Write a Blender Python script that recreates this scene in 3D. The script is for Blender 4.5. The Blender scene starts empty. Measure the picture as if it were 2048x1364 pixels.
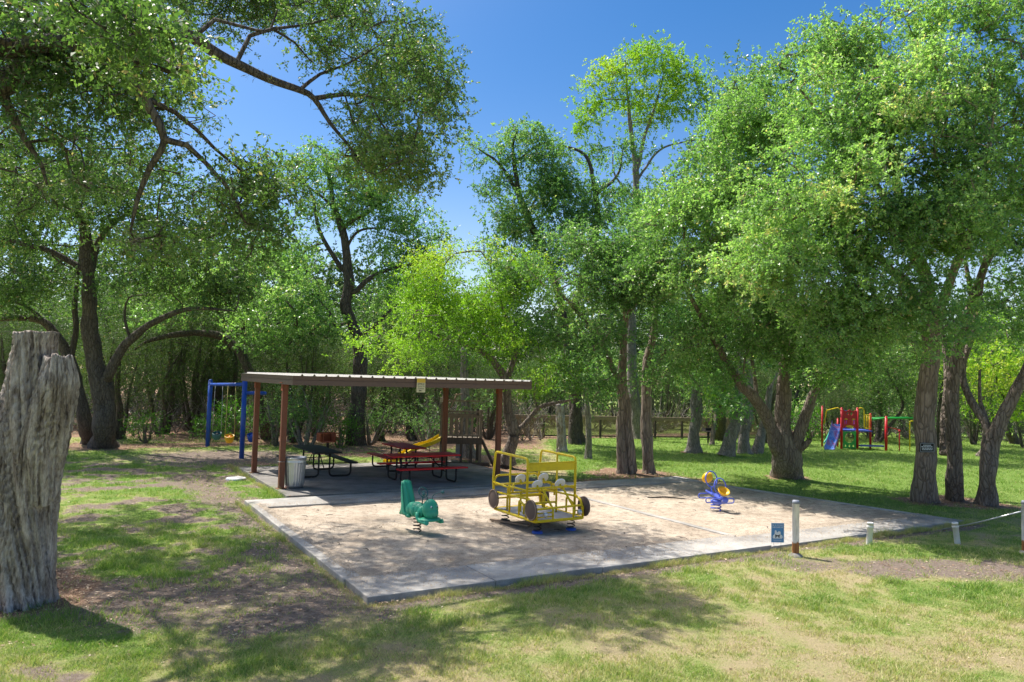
import bpy, math, random
import numpy as np
from mathutils import Vector, Matrix
sc = bpy.context.scene
col = sc.collection
# ---------------------------------------------------------------- camera, sky, sun, exposure
CAMH, FPX, ROLL = 3.1, 1500.0, 0.027
PITCH = math.atan(75 * math.cos(ROLL) / FPX)
cd = bpy.data.cameras.new("camera"); cam = bpy.data.objects.new("camera", cd); col.objects.link(cam)
cd.sensor_width = 36.0; cd.lens = 36.0 * FPX / 2048.0; cd.clip_start = 0.1; cd.clip_end = 3000
cam.matrix_world = (Matrix.Translation((0, 0, CAMH)) @ Matrix.Rotation(math.pi / 2 + PITCH, 4, 'X')
                    @ Matrix.Rotation(ROLL, 4, 'Z'))
sc.camera = cam
SUN_EL = math.radians(60); SUN_VEC = Vector((-1.3, 0.95, 0)).normalized() * math.cos(SUN_EL) + Vector((0, 0, math.sin(SUN_EL)))
w = bpy.data.worlds.new("World"); sc.world = w; w.use_nodes = True
nt = w.node_tree; bg = nt.nodes["Background"]
sky = nt.nodes.new("ShaderNodeTexSky"); sky.sky_type = 'NISHITA'; sky.sun_disc = False
sky.sun_elevation = SUN_EL
sky.sun_rotation = math.atan2(SUN_VEC.x, SUN_VEC.y)
sky.air_density = 1.0; sky.dust_density = 0.35; sky.ozone_density = 5.0; sky.altitude = 300
hs = nt.nodes.new("ShaderNodeHueSaturation"); hs.inputs['Saturation'].default_value = 1.28; nt.links.new(sky.outputs[0], hs.inputs['Color'])
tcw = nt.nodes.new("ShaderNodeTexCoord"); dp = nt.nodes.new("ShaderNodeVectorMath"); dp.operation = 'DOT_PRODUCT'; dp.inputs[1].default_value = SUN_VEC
nt.links.new(tcw.outputs['Generated'], dp.inputs[0])                 # wide glow added to the sky round the sun as neutral shade fill, above the frame
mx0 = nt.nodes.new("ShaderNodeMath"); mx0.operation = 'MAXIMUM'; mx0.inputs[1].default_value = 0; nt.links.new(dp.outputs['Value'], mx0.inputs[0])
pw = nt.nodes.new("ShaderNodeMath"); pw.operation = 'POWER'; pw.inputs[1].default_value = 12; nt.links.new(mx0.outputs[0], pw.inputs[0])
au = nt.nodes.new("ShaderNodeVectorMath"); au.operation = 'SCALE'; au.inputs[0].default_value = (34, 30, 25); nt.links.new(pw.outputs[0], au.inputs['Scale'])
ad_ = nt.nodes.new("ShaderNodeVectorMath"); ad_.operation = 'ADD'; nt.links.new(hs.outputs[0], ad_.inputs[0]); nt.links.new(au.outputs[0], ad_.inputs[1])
sz = nt.nodes.new("ShaderNodeSeparateXYZ"); nt.links.new(tcw.outputs['Generated'], sz.inputs[0])   # paler air towards the horizon
hz = nt.nodes.new("ShaderNodeMapRange"); hz.inputs[1].default_value = 0; hz.inputs[2].default_value = 1; hz.inputs[3].default_value = 1; hz.inputs[4].default_value = 0; nt.links.new(sz.outputs[2], hz.inputs[0])
hp = nt.nodes.new("ShaderNodeMath"); hp.operation = 'POWER'; hp.inputs[1].default_value = 7; nt.links.new(hz.outputs[0], hp.inputs[0])
hc = nt.nodes.new("ShaderNodeVectorMath"); hc.operation = 'SCALE'; hc.inputs[0].default_value = (5.4, 3.6, 1.6); nt.links.new(hp.outputs[0], hc.inputs['Scale'])
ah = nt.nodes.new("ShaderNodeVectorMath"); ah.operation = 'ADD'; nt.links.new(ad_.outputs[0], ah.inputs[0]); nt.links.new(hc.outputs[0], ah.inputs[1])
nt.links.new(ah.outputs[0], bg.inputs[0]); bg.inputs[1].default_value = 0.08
sd = bpy.data.lights.new("sun", 'SUN'); sd.energy = 4.0; sd.angle = math.radians(0.5); sd.color = (1.0, 0.95, 0.86)
so = bpy.data.objects.new("sun", sd); col.objects.link(so)
so.rotation_euler = (-SUN_VEC).to_track_quat('-Z', 'Y').to_euler(); so.location = (0, 0, 40)
sc.view_settings.view_transform = 'Standard'; sc.view_settings.look = 'None'
sc.view_settings.gamma = 1.0; sc.view_settings.exposure = 0.98; sc.view_settings.use_curve_mapping = False
sc.render.engine = 'CYCLES'
sc.cycles.max_bounces = 8; sc.cycles.diffuse_bounces = 5; sc.cycles.glossy_bounces = 2
sc.cycles.transmission_bounces = 4; sc.cycles.transparent_max_bounces = 4
sc.cycles.caustics_reflective = False; sc.cycles.caustics_refractive = False
sc.cycles.use_denoising = True; sc.cycles.denoiser = 'OPENIMAGEDENOISE'; sc.cycles.denoising_input_passes = 'RGB_ALBEDO_NORMAL'; sc.cycles.denoising_prefilter = 'ACCURATE'

# ---------------------------------------------------------------- measuring helpers
def ray(x, y):
    u = x - 1024; v = y - 682
    up = u * math.cos(ROLL) + v * math.sin(ROLL); vp = -u * math.sin(ROLL) + v * math.cos(ROLL)
    fy = FPX * math.cos(PITCH) + vp * math.sin(PITCH); fz = FPX * math.sin(PITCH) - vp * math.cos(PITCH)
    return up / fy, fz / fy
def G(x, y, z=0.0):
    a, b = ray(x, y); Y = (z - CAMH) / b
    return Vector((a * Y, Y, z))
def P(x, y, Y):
    a, b = ray(x, y)
    return Vector((a * Y, Y, CAMH + b * Y))
TH = math.radians(30.5)
def W(a, b, z=0.0):                       # site frame (along the slab / towards its back) to world
    return Vector((a * math.cos(TH) - b * math.sin(TH), a * math.sin(TH) + b * math.cos(TH), z))
rng = np.random.default_rng(7)

def vnoise(p, seed=0):
    p = np.asarray(p, dtype=np.float64); i = np.floor(p).astype(np.int64); f = p - i; f = f * f * (3 - 2 * f)
    def h(ix, iy, iz):
        n = (ix * 374761393 + iy * 668265263 + iz * 2147483647 + seed * 974634777) & 0xFFFFFFFF
        n = ((n ^ (n >> 13)) * 1274126177) & 0xFFFFFFFF
        n = (n ^ (n >> 16)) & 0xFFFFFFFF
        return n / 4294967295.0
    r = 0
    for dx in (0, 1):
        wx = f[..., 0] if dx else 1 - f[..., 0]
        for dy in (0, 1):
            wy = f[..., 1] if dy else 1 - f[..., 1]
            for dz in (0, 1):
                wz = f[..., 2] if dz else 1 - f[..., 2]
                r = r + wx * wy * wz * h(i[..., 0] + dx, i[..., 1] + dy, i[..., 2] + dz)
    return r
def fbm(p, seed=0, o=4):
    p = np.asarray(p, dtype=np.float64); s = 0; a = 0.5; t = 0
    for k in range(o):
        s = s + a * vnoise(p * (2 ** k), seed + k); t += a; a *= 0.5
    return s / t
def noise2(x, y, sc_, seed=0, o=4):
    return fbm(np.stack([x * sc_, y * sc_, np.zeros_like(x) + seed * 3.7], -1), seed, o)
def sstep(a, b, x):
    t = np.clip((x - a) / (b - a), 0, 1); return t * t * (3 - 2 * t)

# ---------------------------------------------------------------- mesh helpers
def tag(o, label=None, cat=None, group=None, kind=None):
    if label: o['label'] = label
    if cat: o['category'] = cat
    if group: o['group'] = group
    if kind: o['kind'] = kind
    return o
def empty(name, loc, rz=0.0, label=None, cat=None, group=None):
    o = bpy.data.objects.new(name, None); col.objects.link(o); o.empty_display_size = 0.2
    o.location = loc; o.rotation_euler = (0, 0, rz)
    return tag(o, label, cat, group)
def mesh_np(name, V, F, mat, parent=None, smooth=False, attr=None, nv=4, local=False):
    V = np.asarray(V, dtype=np.float32).reshape(-1, 3); F = np.asarray(F, dtype=np.int32)
    me = bpy.data.meshes.new(name)
    me.vertices.add(len(V)); me.vertices.foreach_set("co", V.ravel())
    nf = len(F); me.loops.add(nf * nv); me.polygons.add(nf)
    me.loops.foreach_set("vertex_index", F.ravel())
    me.polygons.foreach_set("loop_start", np.arange(0, nf * nv, nv, dtype=np.int32))
    if smooth: me.polygons.foreach_set("use_smooth", np.ones(nf, dtype=bool))
    if attr:
        for k, (dom, typ, data) in attr.items():
            a = me.attributes.new(k, typ, dom)
            a.data.foreach_set("color" if 'COLOR' in typ else "value", np.asarray(data, dtype=np.float32).ravel())
    me.update(calc_edges=True)
    me.materials.append(mat)
    o = bpy.data.objects.new(name, me); col.objects.link(o)
    if parent: o.parent = parent
    return o
class MB:
    def __init__(s): s.v = []; s.f = []; s.sm = []
    def add(s, V, F, smooth=False, M=None):
        b = len(s.v)
        for p in V:
            p = Vector(p)
            if M is not None: p = M @ p
            s.v.append(p)
        for f in F: s.f.append(tuple(i + b for i in f)); s.sm.append(smooth)
        return s
    def box(s, x0, x1, y0, y1, z0, z1, M=None):
        V = [(x, y, z) for z in (z0, z1) for y in (y0, y1) for x in (x0, x1)]
        return s.add(V, [(0, 2, 3, 1), (4, 5, 7, 6), (0, 1, 5, 4), (2, 6, 7, 3), (0, 4, 6, 2), (1, 3, 7, 5)], False, M)
    def beam(s, p, q, wd, hg, up=(0, 0, 1)):
        p = Vector(p); q = Vector(q); d = (q - p); L = d.length; d.normalize()
        u = Vector(up); r = d.cross(u)
        if r.length < 1e-4: r = d.cross(Vector((1, 0, 0)))
        r.normalize(); u = r.cross(d)
        M = Matrix.Translation(p) @ Matrix((r, d, u)).transposed().to_4x4()
        return s.box(-wd / 2, wd / 2, 0, L, -hg / 2, hg / 2, M)
    def tube(s, pts, r, k=8, closed=False, caps=True):
        pts = [Vector(p) for p in pts]; n = len(pts)
        rs = r if isinstance(r, (list, tuple)) else [r] * n
        V = []; prev = None
        for i, p in enumerate(pts):
            if closed: d = pts[(i + 1) % n] - pts[i - 1]
            else: d = pts[min(i + 1, n - 1)] - pts[max(i - 1, 0)]
            d.normalize()
            if prev is None:
                a = d.cross(Vector((0, 0, 1)))
                if a.length < 0.05: a = d.cross(Vector((0, 1, 0)))
                a.normalize()
            else:
                a = prev - d * prev.dot(d); a.normalize()
            prev = a; b = d.cross(a)
            for j in range(k):
                t = 2 * math.pi * j / k
                V.append(p + (a * math.cos(t) + b * math.sin(t)) * rs[i])
        F = []
        for i in range(n if closed else n - 1):
            for j in range(k):
                i2 = (i + 1) % n
                F.append((i * k + j, i * k + (j + 1) % k, i2 * k + (j + 1) % k, i2 * k + j))
        s.add(V, F, True)
        if caps and not closed:
            b0 = len(s.v) - len(V)
            s.f.append(tuple(b0 + j for j in reversed(range(k)))); s.sm.append(False)
            s.f.append(tuple(b0 + (n - 1) * k + j for j in range(k))); s.sm.append(False)
        return s
    def bent(s, pts, r, rad=0.08, k=8, closed=False):       # polyline with rounded corners
        pts = [Vector(p) for p in pts]; out = []
        n = len(pts)
        for i, p in enumerate(pts):
            if not closed and i in (0, n - 1): out.append(p); continue
            a = (pts[i - 1] - p); b = (pts[(i + 1) % n] - p)
            ra = min(rad, a.length * 0.48); rb = min(rad, b.length * 0.48)
            A = p + a.normalized() * ra; B = p + b.normalized() * rb
            for t in (0, .25, .5, .75, 1):
                out.append(A * (1 - t) ** 2 + p * 2 * t * (1 - t) + B * t * t)
        return s.tube(out, r, k, closed)
    def cyl(s, p, q, r, k=16, r2=None):
        return s.tube([p, q], [r, r if r2 is None else r2], k)
    def lathe(s, prof, k=24, M=None, mod=None):
        V = []; F = []
        for i, (r, z) in enumerate(prof):
            for j in range(k):
                t = 2 * math.pi * j / k; rr = r * (mod(t, i) if mod else 1)
                V.append((rr * math.cos(t), rr * math.sin(t), z))
        for i in range(len(prof) - 1):
            for j in range(k):
                F.append((i * k + j, i * k + (j + 1) % k, (i + 1) * k + (j + 1) % k, (i + 1) * k + j))
        return s.add(V, F, True, M)
    def ell(s, c, r, M=None, k=20, n=12):
        c = Vector(c); V = []; F = []
        if not isinstance(r, (list, tuple)): r = (r, r, r)
        for i in range(n + 1):
            ph = math.pi * i / n
            for j in range(k):
                t = 2 * math.pi * j / k
                V.append((r[0] * math.sin(ph) * math.cos(t), r[1] * math.sin(ph) * math.sin(t), -r[2] * math.cos(ph)))
        for i in range(n):
            for j in range(k):
                F.append((i * k + j, i * k + (j + 1) % k, (i + 1) * k + (j + 1) % k, (i + 1) * k + j))
        T = Matrix.Translation(c) @ (M if M is not None else Matrix.Identity(4))
        return s.add(V, F, True, T)
    def ring(s, c, R, r, M=None, k=28, kk=8):
        M = M if M is not None else Matrix.Identity(4); c = Vector(c)
        pts = [c + M @ Vector((R * math.cos(2 * math.pi * i / k), R * math.sin(2 * math.pi * i / k), 0)) for i in range(k)]
        return s.tube(pts, r, kk, closed=True)
    def prism(s, poly, h, M=None):                     # outline in xy, extruded along z by h
        n = len(poly)
        V = [(x, y, 0) for x, y in poly] + [(x, y, h) for x, y in poly]
        F = [tuple(reversed(range(n))), tuple(range(n, 2 * n))] + [(i, (i + 1) % n, n + (i + 1) % n, n + i) for i in range(n)]
        return s.add(V, F, False, M)
    def coil(s, c, R, r, h, turns=4, k=6):
        n = int(turns * 14)
        return s.tube([Vector(c) + Vector((R * math.cos(2 * math.pi * turns * i / n), R * math.sin(2 * math.pi * turns * i / n), h * i / n)) for i in range(n + 1)], r, k)
    def build(s, name, mat, parent=None, bevel=0.0):
        me = bpy.data.meshes.new(name); me.from_pydata([tuple(p) for p in s.v], [], s.f)
        me.polygons.foreach_set("use_smooth", s.sm); me.update()
        me.materials.append(mat)
        o = bpy.data.objects.new(name, me); col.objects.link(o)
        if parent: o.parent = parent
        if bevel:
            m = o.modifiers.new("bevel", 'BEVEL'); m.width = bevel; m.segments = 2; m.limit_method = 'ANGLE'
        return o
RX = lambda d: Matrix.Rotation(math.radians(d), 4, 'X')
RY = lambda d: Matrix.Rotation(math.radians(d), 4, 'Y')
RZ = lambda d: Matrix.Rotation(math.radians(d), 4, 'Z')
TR = lambda x, y, z: Matrix.Translation((x, y, z))
def copy_tree(o, parent=None):
    c = o.copy(); col.objects.link(c)
    if parent: c.parent = parent
    for ch in o.children: copy_tree(ch, c)
    return c

# ---------------------------------------------------------------- materials
class NT:
    def __init__(s, name):
        s.m = bpy.data.materials.new(name); s.m.use_nodes = True; s.t = s.m.node_tree
        s.b = s.t.nodes["Principled BSDF"]; s.o = s.t.nodes["Material Output"]
    def n(s, typ, **kw):
        nd = s.t.nodes.new(typ)
        for k, v in kw.items():
            if k.startswith("i_"): nd.inputs[int(k[2:])].default_value = v
            else: setattr(nd, k, v)
        return nd
    def l(s, a, b): s.t.links.new(a, b)
    def coord(s, scale=(1, 1, 1)):
        tc = s.n("ShaderNodeTexCoord"); mp = s.n("ShaderNodeMapping"); mp.inputs['Scale'].default_value = scale
        s.l(tc.outputs['Object'], mp.inputs[0]); return mp.outputs[0]
    def noise(s, vec, scale, detail=4, rough=0.6):
        nd = s.n("ShaderNodeTexNoise"); nd.inputs['Scale'].default_value = scale
        nd.inputs['Detail'].default_value = detail; nd.inputs['Roughness'].default_value = rough
        s.l(vec, nd.inputs['Vector']); return nd.outputs[0]
    def ramp(s, fac, stops):
        nd = s.n("ShaderNodeValToRGB"); cr = nd.color_ramp
        while len(cr.elements) > 1: cr.elements.remove(cr.elements[-1])
        cr.elements[0].position = stops[0][0]; cr.elements[0].color = (*stops[0][1], 1)
        for p, c in stops[1:]:
            e = cr.elements.new(p); e.color = (*c, 1)
        s.l(fac, nd.inputs[0]); return nd.outputs[0]
    def mix(s, fac, a, b, mode='MIX'):
        nd = s.n("ShaderNodeMix", data_type='RGBA', blend_type=mode)
        for v, i in ((fac, 0), (a, 6), (b, 7)):
            if hasattr(v, 'links') or hasattr(v, 'is_output'): s.l(v, nd.inputs[i])
            elif isinstance(v, (int, float)): nd.inputs[i].default_value = v
            else: nd.inputs[i].default_value = (*v, 1)
        return nd.outputs[2]
    def bump(s, h, strength=0.5, dist=0.02):
        nd = s.n("ShaderNodeBump"); nd.inputs['Strength'].default_value = strength; nd.inputs['Distance'].default_value = dist
        s.l(h, nd.inputs['Height']); s.l(nd.outputs[0], s.b.inputs['Normal']); return nd
def paint(name, c, rough=0.45, wear=0.25, metal=0.0, dirt=(0.16, 0.12, 0.09), sc_=6.0):
    m = NT(name); v = m.coord(); n1 = m.noise(v, sc_, 6, 0.65); n2 = m.noise(v, sc_ * 7, 3)
    d = m.ramp(n1, [(0.45, (0, 0, 0)), (0.75, (wear, wear, wear))])
    k = m.mix(d, c, dirt); k = m.mix(0.25, k, m.mix(n2, (0.75, 0.75, 0.75), (1.1, 1.1, 1.1)), 'MULTIPLY')
    m.l(k, m.b.inputs['Base Color']); m.b.inputs['Metallic'].default_value = metal
    r = m.n("ShaderNodeMapRange"); r.inputs[3].default_value = rough * 0.8; r.inputs[4].default_value = min(1, rough * 1.35)
    m.l(n1, r.inputs[0]); m.l(r.outputs[0], m.b.inputs['Roughness']); m.b.inputs['Specular IOR Level'].default_value = .35
    m.bump(n2, 0.12, 0.004); return m.m
def wood(name, c1, c2, sc_=(30, 30, 3), rough=0.85):
    m = NT(name); v = m.coord(sc_); n1 = m.noise(v, 1.2, 6, 0.7); n2 = m.noise(m.coord(), 3, 3)
    k = m.ramp(n1, [(0.3, c1), (0.7, c2)]); k = m.mix(0.5, k, m.ramp(n2, [(0.3, (.6, .6, .6)), (.7, (1.1, 1.1, 1.1))]), 'MULTIPLY')
    m.l(k, m.b.inputs['Base Color']); m.b.inputs['Roughness'].default_value = rough
    m.bump(n1, 0.5, 0.01); return m.m
def bark(name, c1, c2, c3, stretch=4.0, scale=9.0, depth=0.05):
    m = NT(name); v = m.coord((1, 1, 1 / stretch))
    nz = m.noise(v, scale * .6, 4)
    mp = m.n("ShaderNodeMixRGB"); mp.inputs[0].default_value = 0.12; m.l(v, mp.inputs[1]); 
    nc = m.n("ShaderNodeTexNoise"); nc.inputs['Scale'].default_value = scale * .7; m.l(v, nc.inputs[0]); m.l(nc.outputs[1], mp.inputs[2])
    vo = m.n("ShaderNodeTexVoronoi", feature='DISTANCE_TO_EDGE'); vo.inputs['Scale'].default_value = scale * 1.6; m.l(mp.outputs[0], vo.inputs[0])
    fine = m.noise(v, scale * 5, 5, 0.7)
    crack = m.ramp(vo.outputs[0], [(0.0, (0, 0, 0)), (0.16, (1, 1, 1))])
    hgt = m.mix(0.35, crack, fine)
    k = m.ramp(nz, [(0.3, c1), (0.7, c2)])
    k = m.mix(m.ramp(fine, [(.5, (0, 0, 0)), (.72, (.55, .55, .55))]), k, c3)
    k = m.mix(m.ramp(vo.outputs[0], [(0.0, (.6, .6, .6)), (0.1, (0, 0, 0))]), k, tuple(x * .32 for x in c1))
    m.l(k, m.b.inputs['Base Color']); m.b.inputs['Roughness'].default_value = 0.9; m.b.inputs['Specular IOR Level'].default_value = 0.2
    m.bump(hgt, 0.9, depth); return m.m
def leafmat(name, stops, trans=0.3, rough=0.42, spec=0.5, lum=1, tint=(1.25, 1.5, .62)):
    m = NT(name); at_ = m.n("ShaderNodeAttribute", attribute_name="tone")
    k = m.ramp(at_.outputs['Fac'], stops)
    if lum != 1: k = m.mix(1.0, k, (lum, lum, lum), 'MULTIPLY')
    m.l(k, m.b.inputs['Base Color']); m.b.inputs['Roughness'].default_value = rough; m.b.inputs['Specular IOR Level'].default_value = spec
    tr = m.n("ShaderNodeBsdfTranslucent"); kk = m.mix(1.0, k, tint, 'MULTIPLY'); m.l(kk, tr.inputs[0])
    mx = m.n("ShaderNodeMixShader"); mx.inputs[0].default_value = trans
    m.l(m.b.outputs[0], mx.inputs[1]); m.l(tr.outputs[0], mx.inputs[2]); m.l(mx.outputs[0], m.o.inputs[0])
    return m.m
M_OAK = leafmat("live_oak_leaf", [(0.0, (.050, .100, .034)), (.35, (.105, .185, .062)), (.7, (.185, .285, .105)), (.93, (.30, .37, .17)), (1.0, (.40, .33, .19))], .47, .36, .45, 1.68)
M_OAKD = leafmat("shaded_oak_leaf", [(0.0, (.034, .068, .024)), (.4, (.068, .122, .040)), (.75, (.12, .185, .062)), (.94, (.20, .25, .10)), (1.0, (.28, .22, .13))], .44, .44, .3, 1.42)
M_ELM = leafmat("cedar_elm_leaf", [(0.0, (.085, .18, .018)), (.5, (.17, .30, .026)), (.85, (.27, .39, .04)), (1.0, (.36, .38, .07))], .47, .45, .4, 1.2)
M_MID = leafmat("mesquite_leaf", [(0.0, (.045, .100, .035)), (.5, (.105, .195, .068)), (.85, (.19, .28, .115)), (1.0, (.30, .29, .16))], .47, .40, .4, 1.5)
M_CED = leafmat("juniper_leaf", [(0.0, (.022, .044, .015)), (.5, (.048, .082, .024)), (.9, (.10, .14, .04)), (1.0, (.22, .15, .09))], .3, .6, .25, 1.5)
M_FARL = leafmat("far_leaf", [(0.0, (.03, .06, .022)), (.5, (.06, .11, .04)), (1.0, (.13, .18, .07))], .25, .6, .2, 1.1)
M_MOSS = leafmat("ball_moss", [(0.0, (.11, .12, .08)), (.5, (.17, .17, .12)), (1.0, (.24, .23, .18))], .15, .8, .1)
M_SHRUB = leafmat("shrub_leaf", [(0.0, (.05, .15, .012)), (.6, (.10, .26, .02)), (1.0, (.18, .34, .04))], .4, .4)
M_BARK = bark("oak_bark", (.16, .125, .105), (.28, .23, .195), (.42, .37, .33), 4, 8)
M_BARKD = bark("dark_oak_bark", (.080, .066, .058), (.14, .118, .102), (.23, .205, .185), 3.5, 9)
M_BARKG = bark("grey_oak_bark", (.20, .18, .16), (.33, .29, .26), (.46, .43, .40), 4, 9)
M_BARKR = bark("elm_bark", (.20, .155, .125), (.33, .265, .22), (.45, .39, .34), 6, 7)
# ---------------------------------------------------------------- ground
def toab(x, y):
    return x * math.cos(TH) + y * math.sin(TH), -x * math.sin(TH) + y * math.cos(TH)
TREEBASE = [(-8.6, 7.4, 2.6), (-6.6, 10.3, 1.6)] + [(G(x, y).x, G(x, y).y, r_) for x, y, r_ in
    ((1850, 1002, 1.3), (1911, 1000, 1.3), (1974, 1010, 1.2), (1575, 955, 1.0), (1250, 945, 1.9), (1296, 945, 1.5), (1012, 935, 1.6), (712, 890, 2.0), (207, 895, 1.7), (181, 888, 1.3), (1386, 905, .8), (925, 915, 2.4))]
def cover(x, y):
    a, b = toab(x, y)
    n1 = noise2(x, y, .55, 1); n2 = noise2(x, y, 1.6, 2); n3 = noise2(x, y, 4.5, 3, 3); nb = noise2(x, y, .22, 4, 3)
    green = .50 + (n1 - .5) * 1.0 + (n2 - .5) * 1.1 + (n3 - .5) * .7
    far = sstep(17, 23, y) * (x > 2); green = green * (1 - far) + far * (.86 + (n2 - .5) * .5)
    left = sstep(-2.5, -5, x); green = green + left * (.13 + (n2 - .5) * .9)
    green = green - .13 * sstep(11.5, 9.5, y) * (.4 + n1)
    dirt = np.zeros_like(x)
    band = sstep(.6, 2.2, a - 1.5 * sstep(11.5, 14, b) + (n1 - .5) * 2.6) * sstep(4.2, 3.6, a) * sstep(8.3, 9.6, b + (n2 - .5) * 2) * sstep(27, 24, b)   # worn earth left of the gravel
    ld = sstep(-1.5, -4.5, x) * sstep(30, 26, y); dirt = np.maximum(dirt, ld * sstep(.52, .40, n2 * .6 + n3 * .2 + nb * .2) * .55)
    dirt = np.maximum(dirt, band * (.50 + (n2 - .42) * 2.4 + (n3 - .5) * 1.2) * .8)
    d2 = np.exp(-(((x + 4.4) / 2.6) ** 2 + ((y - 10.2) / 1.25) ** 2)) * 1.15; dirt = np.maximum(dirt, d2 * (.45 + (n2 - .4) * 2.0))
    edge = sstep(9.1, 9.75, b + (n2 - .5) * .9) * sstep(10.1, 9.9, b) * sstep(3, 4, a) * sstep(19, 18.3, a)
    dirt = np.maximum(dirt, edge * .8)
    d3 = np.exp(-(((x - 7.9) / 3.6) ** 2 + ((y - 13.2) / .85) ** 2)) * 1.3; dirt = np.maximum(dirt, d3 * (.75 + (n2 - .5) * 1.5))
    sw = np.exp(-(((x + 10.2) / 3.2) ** 2 + ((y - 27.2) / 2.8) ** 2)); dirt = np.maximum(dirt, sw * (.9 + (n2 - .5) * 1.2))
    litter = np.zeros_like(x)
    wood = sstep(31.5, 34.5, y + (n1 - .5) * 5) * (1 - sstep(0, 3, x)) * (.95 - .35 * sstep(40, 46, y)) ; litter = np.maximum(litter, wood)
    fl = sstep(32.0, 33.2, b + (n1 - .5) * 1.6) * sstep(36, 33.5, b); litter = np.maximum(litter, fl * .85); green = green * (1 - .35 * sstep(33, 35, b))
    back = sstep(15.7, 17.2, b) * sstep(20.6, 18.6, b + (n1 - .5) * 2) * sstep(11.5, 12.5, a) * sstep(19.2, 17.2, a); litter = np.maximum(litter, back * (.8 + (n2 - .5)))
    for (tx, ty, tr) in TREEBASE:
        d = np.sqrt((x - tx) ** 2 + (y - ty) ** 2); litter = np.maximum(litter, sstep(tr, tr * .35, d + (n2 - .5) * tr))
    sh = sstep(25, 26.5, b) * sstep(33, 31, b) * sstep(4, 6, a) * sstep(16, 13, a); litter = np.maximum(litter, sh * sstep(.48, .62, n1) * .8)
    return np.clip(green, 0, 1), np.clip(dirt, 0, 1), np.clip(litter, 0, 1)
def axis(lo, hi, st, ext, far):
    a = list(np.arange(lo, hi + 1e-6, st)); s = st; x = a[-1]
    while x < far: s *= 1.25; x += s; a.append(x)
    s = st; x = a[0]
    while x > -ext: s *= 1.25; x -= s; a.insert(0, x)
    return np.array(a)
ax_ = axis(-22, 24, .13, 900, 900); ay_ = axis(5, 46, .13, 200, 1200)
X_, Y_ = np.meshgrid(ax_, ay_); xs = X_.ravel(); ys = Y_.ravel()
gr, di, li_ = cover(xs, ys)
zz = (noise2(xs, ys, .35, 9, 3) - .5) * .07 * (1 - sstep(0, 1, li_ * 0)); a_, b_ = toab(xs, ys)
flat = (sstep(2.9, 3.7, a_) * sstep(19.4, 18.4, a_) * sstep(9.2, 9.9, b_) * sstep(26, 25.2, b_)); zz = zz * (1 - flat) - .03 * flat
nx, ny = len(ax_), len(ay_); ii = np.arange(ny - 1)[:, None] * nx + np.arange(nx - 1)[None]
Fg = np.stack([ii, ii + 1, ii + nx + 1, ii + nx], -1).reshape(-1, 4)
colr = np.stack([gr, di, li_, np.ones_like(gr)], -1)
m = NT("ground_cover"); at_ = m.n("ShaderNodeAttribute", attribute_name="cover"); sep = m.n("ShaderNodeSeparateColor"); m.l(at_.outputs[0], sep.inputs[0])
v = m.coord(); f1 = m.noise(v, 16, 6, .75); f2 = m.noise(v, 55, 4, .7); f3 = m.noise(v, 3.0, 5, .6)
gsel = m.n("ShaderNodeMath", operation='ADD'); mm = m.n("ShaderNodeMath", operation='MULTIPLY_ADD'); mm.inputs[1].default_value = .8; mm.inputs[2].default_value = -.4
m.l(f1, mm.inputs[0]); m.l(sep.outputs[0], gsel.inputs[0]); m.l(mm.outputs[0], gsel.inputs[1])
grass_c = m.ramp(gsel.outputs[0], [(.15, (.40, .33, .19)), (.40, (.34, .34, .14)), (.58, (.235, .30, .085)), (.85, (.155, .245, .050))])
dirt_c = m.ramp(f1, [(.3, (.14, .105, .085)), (.5, (.235, .185, .15)), (.72, (.36, .30, .25))])
lit_c = m.ramp(f2, [(.3, (.13, .075, .05)), (.48, (.28, .175, .12)), (.6, (.38, .26, .18)), (.75, (.5, .38, .28))])
d1 = m.n("ShaderNodeMath", operation='MULTIPLY_ADD'); d1.inputs[1].default_value = .7; m.l(f1, d1.inputs[0]); m.l(sep.outputs[1], d1.inputs[2])
k = m.mix(m.ramp(d1.outputs[0], [(.68, (0, 0, 0)), (.86, (1, 1, 1))]), grass_c, dirt_c)
l1 = m.n("ShaderNodeMath", operation='MULTIPLY_ADD'); l1.inputs[1].default_value = .8; m.l(f1, l1.inputs[0]); m.l(sep.outputs[2], l1.inputs[2])
k = m.mix(m.ramp(l1.outputs[0], [(.72, (0, 0, 0)), (.95, (1, 1, 1))]), k, lit_c)
k = m.mix(.6, k, m.ramp(f2, [(.3, (.55, .55, .55)), (.7, (1.15, 1.15, 1.15))]), 'MULTIPLY')
m.l(k, m.b.inputs['Base Color']); m.b.inputs['Roughness'].default_value = 1; m.b.inputs['Specular IOR Level'].default_value = .1
m.bump(m.mix(.5, f1, f2), 1.0, .05); M_GROUND = m.m
mesh_np("ground", np.stack([xs, ys, zz], -1), Fg, M_GROUND, smooth=True, attr={"cover": ('POINT', 'FLOAT_COLOR', colr)})["kind"] = "structure"
bpy.data.objects["ground"]['label'] = "patchy lawn, worn earth and leaf litter"

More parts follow.
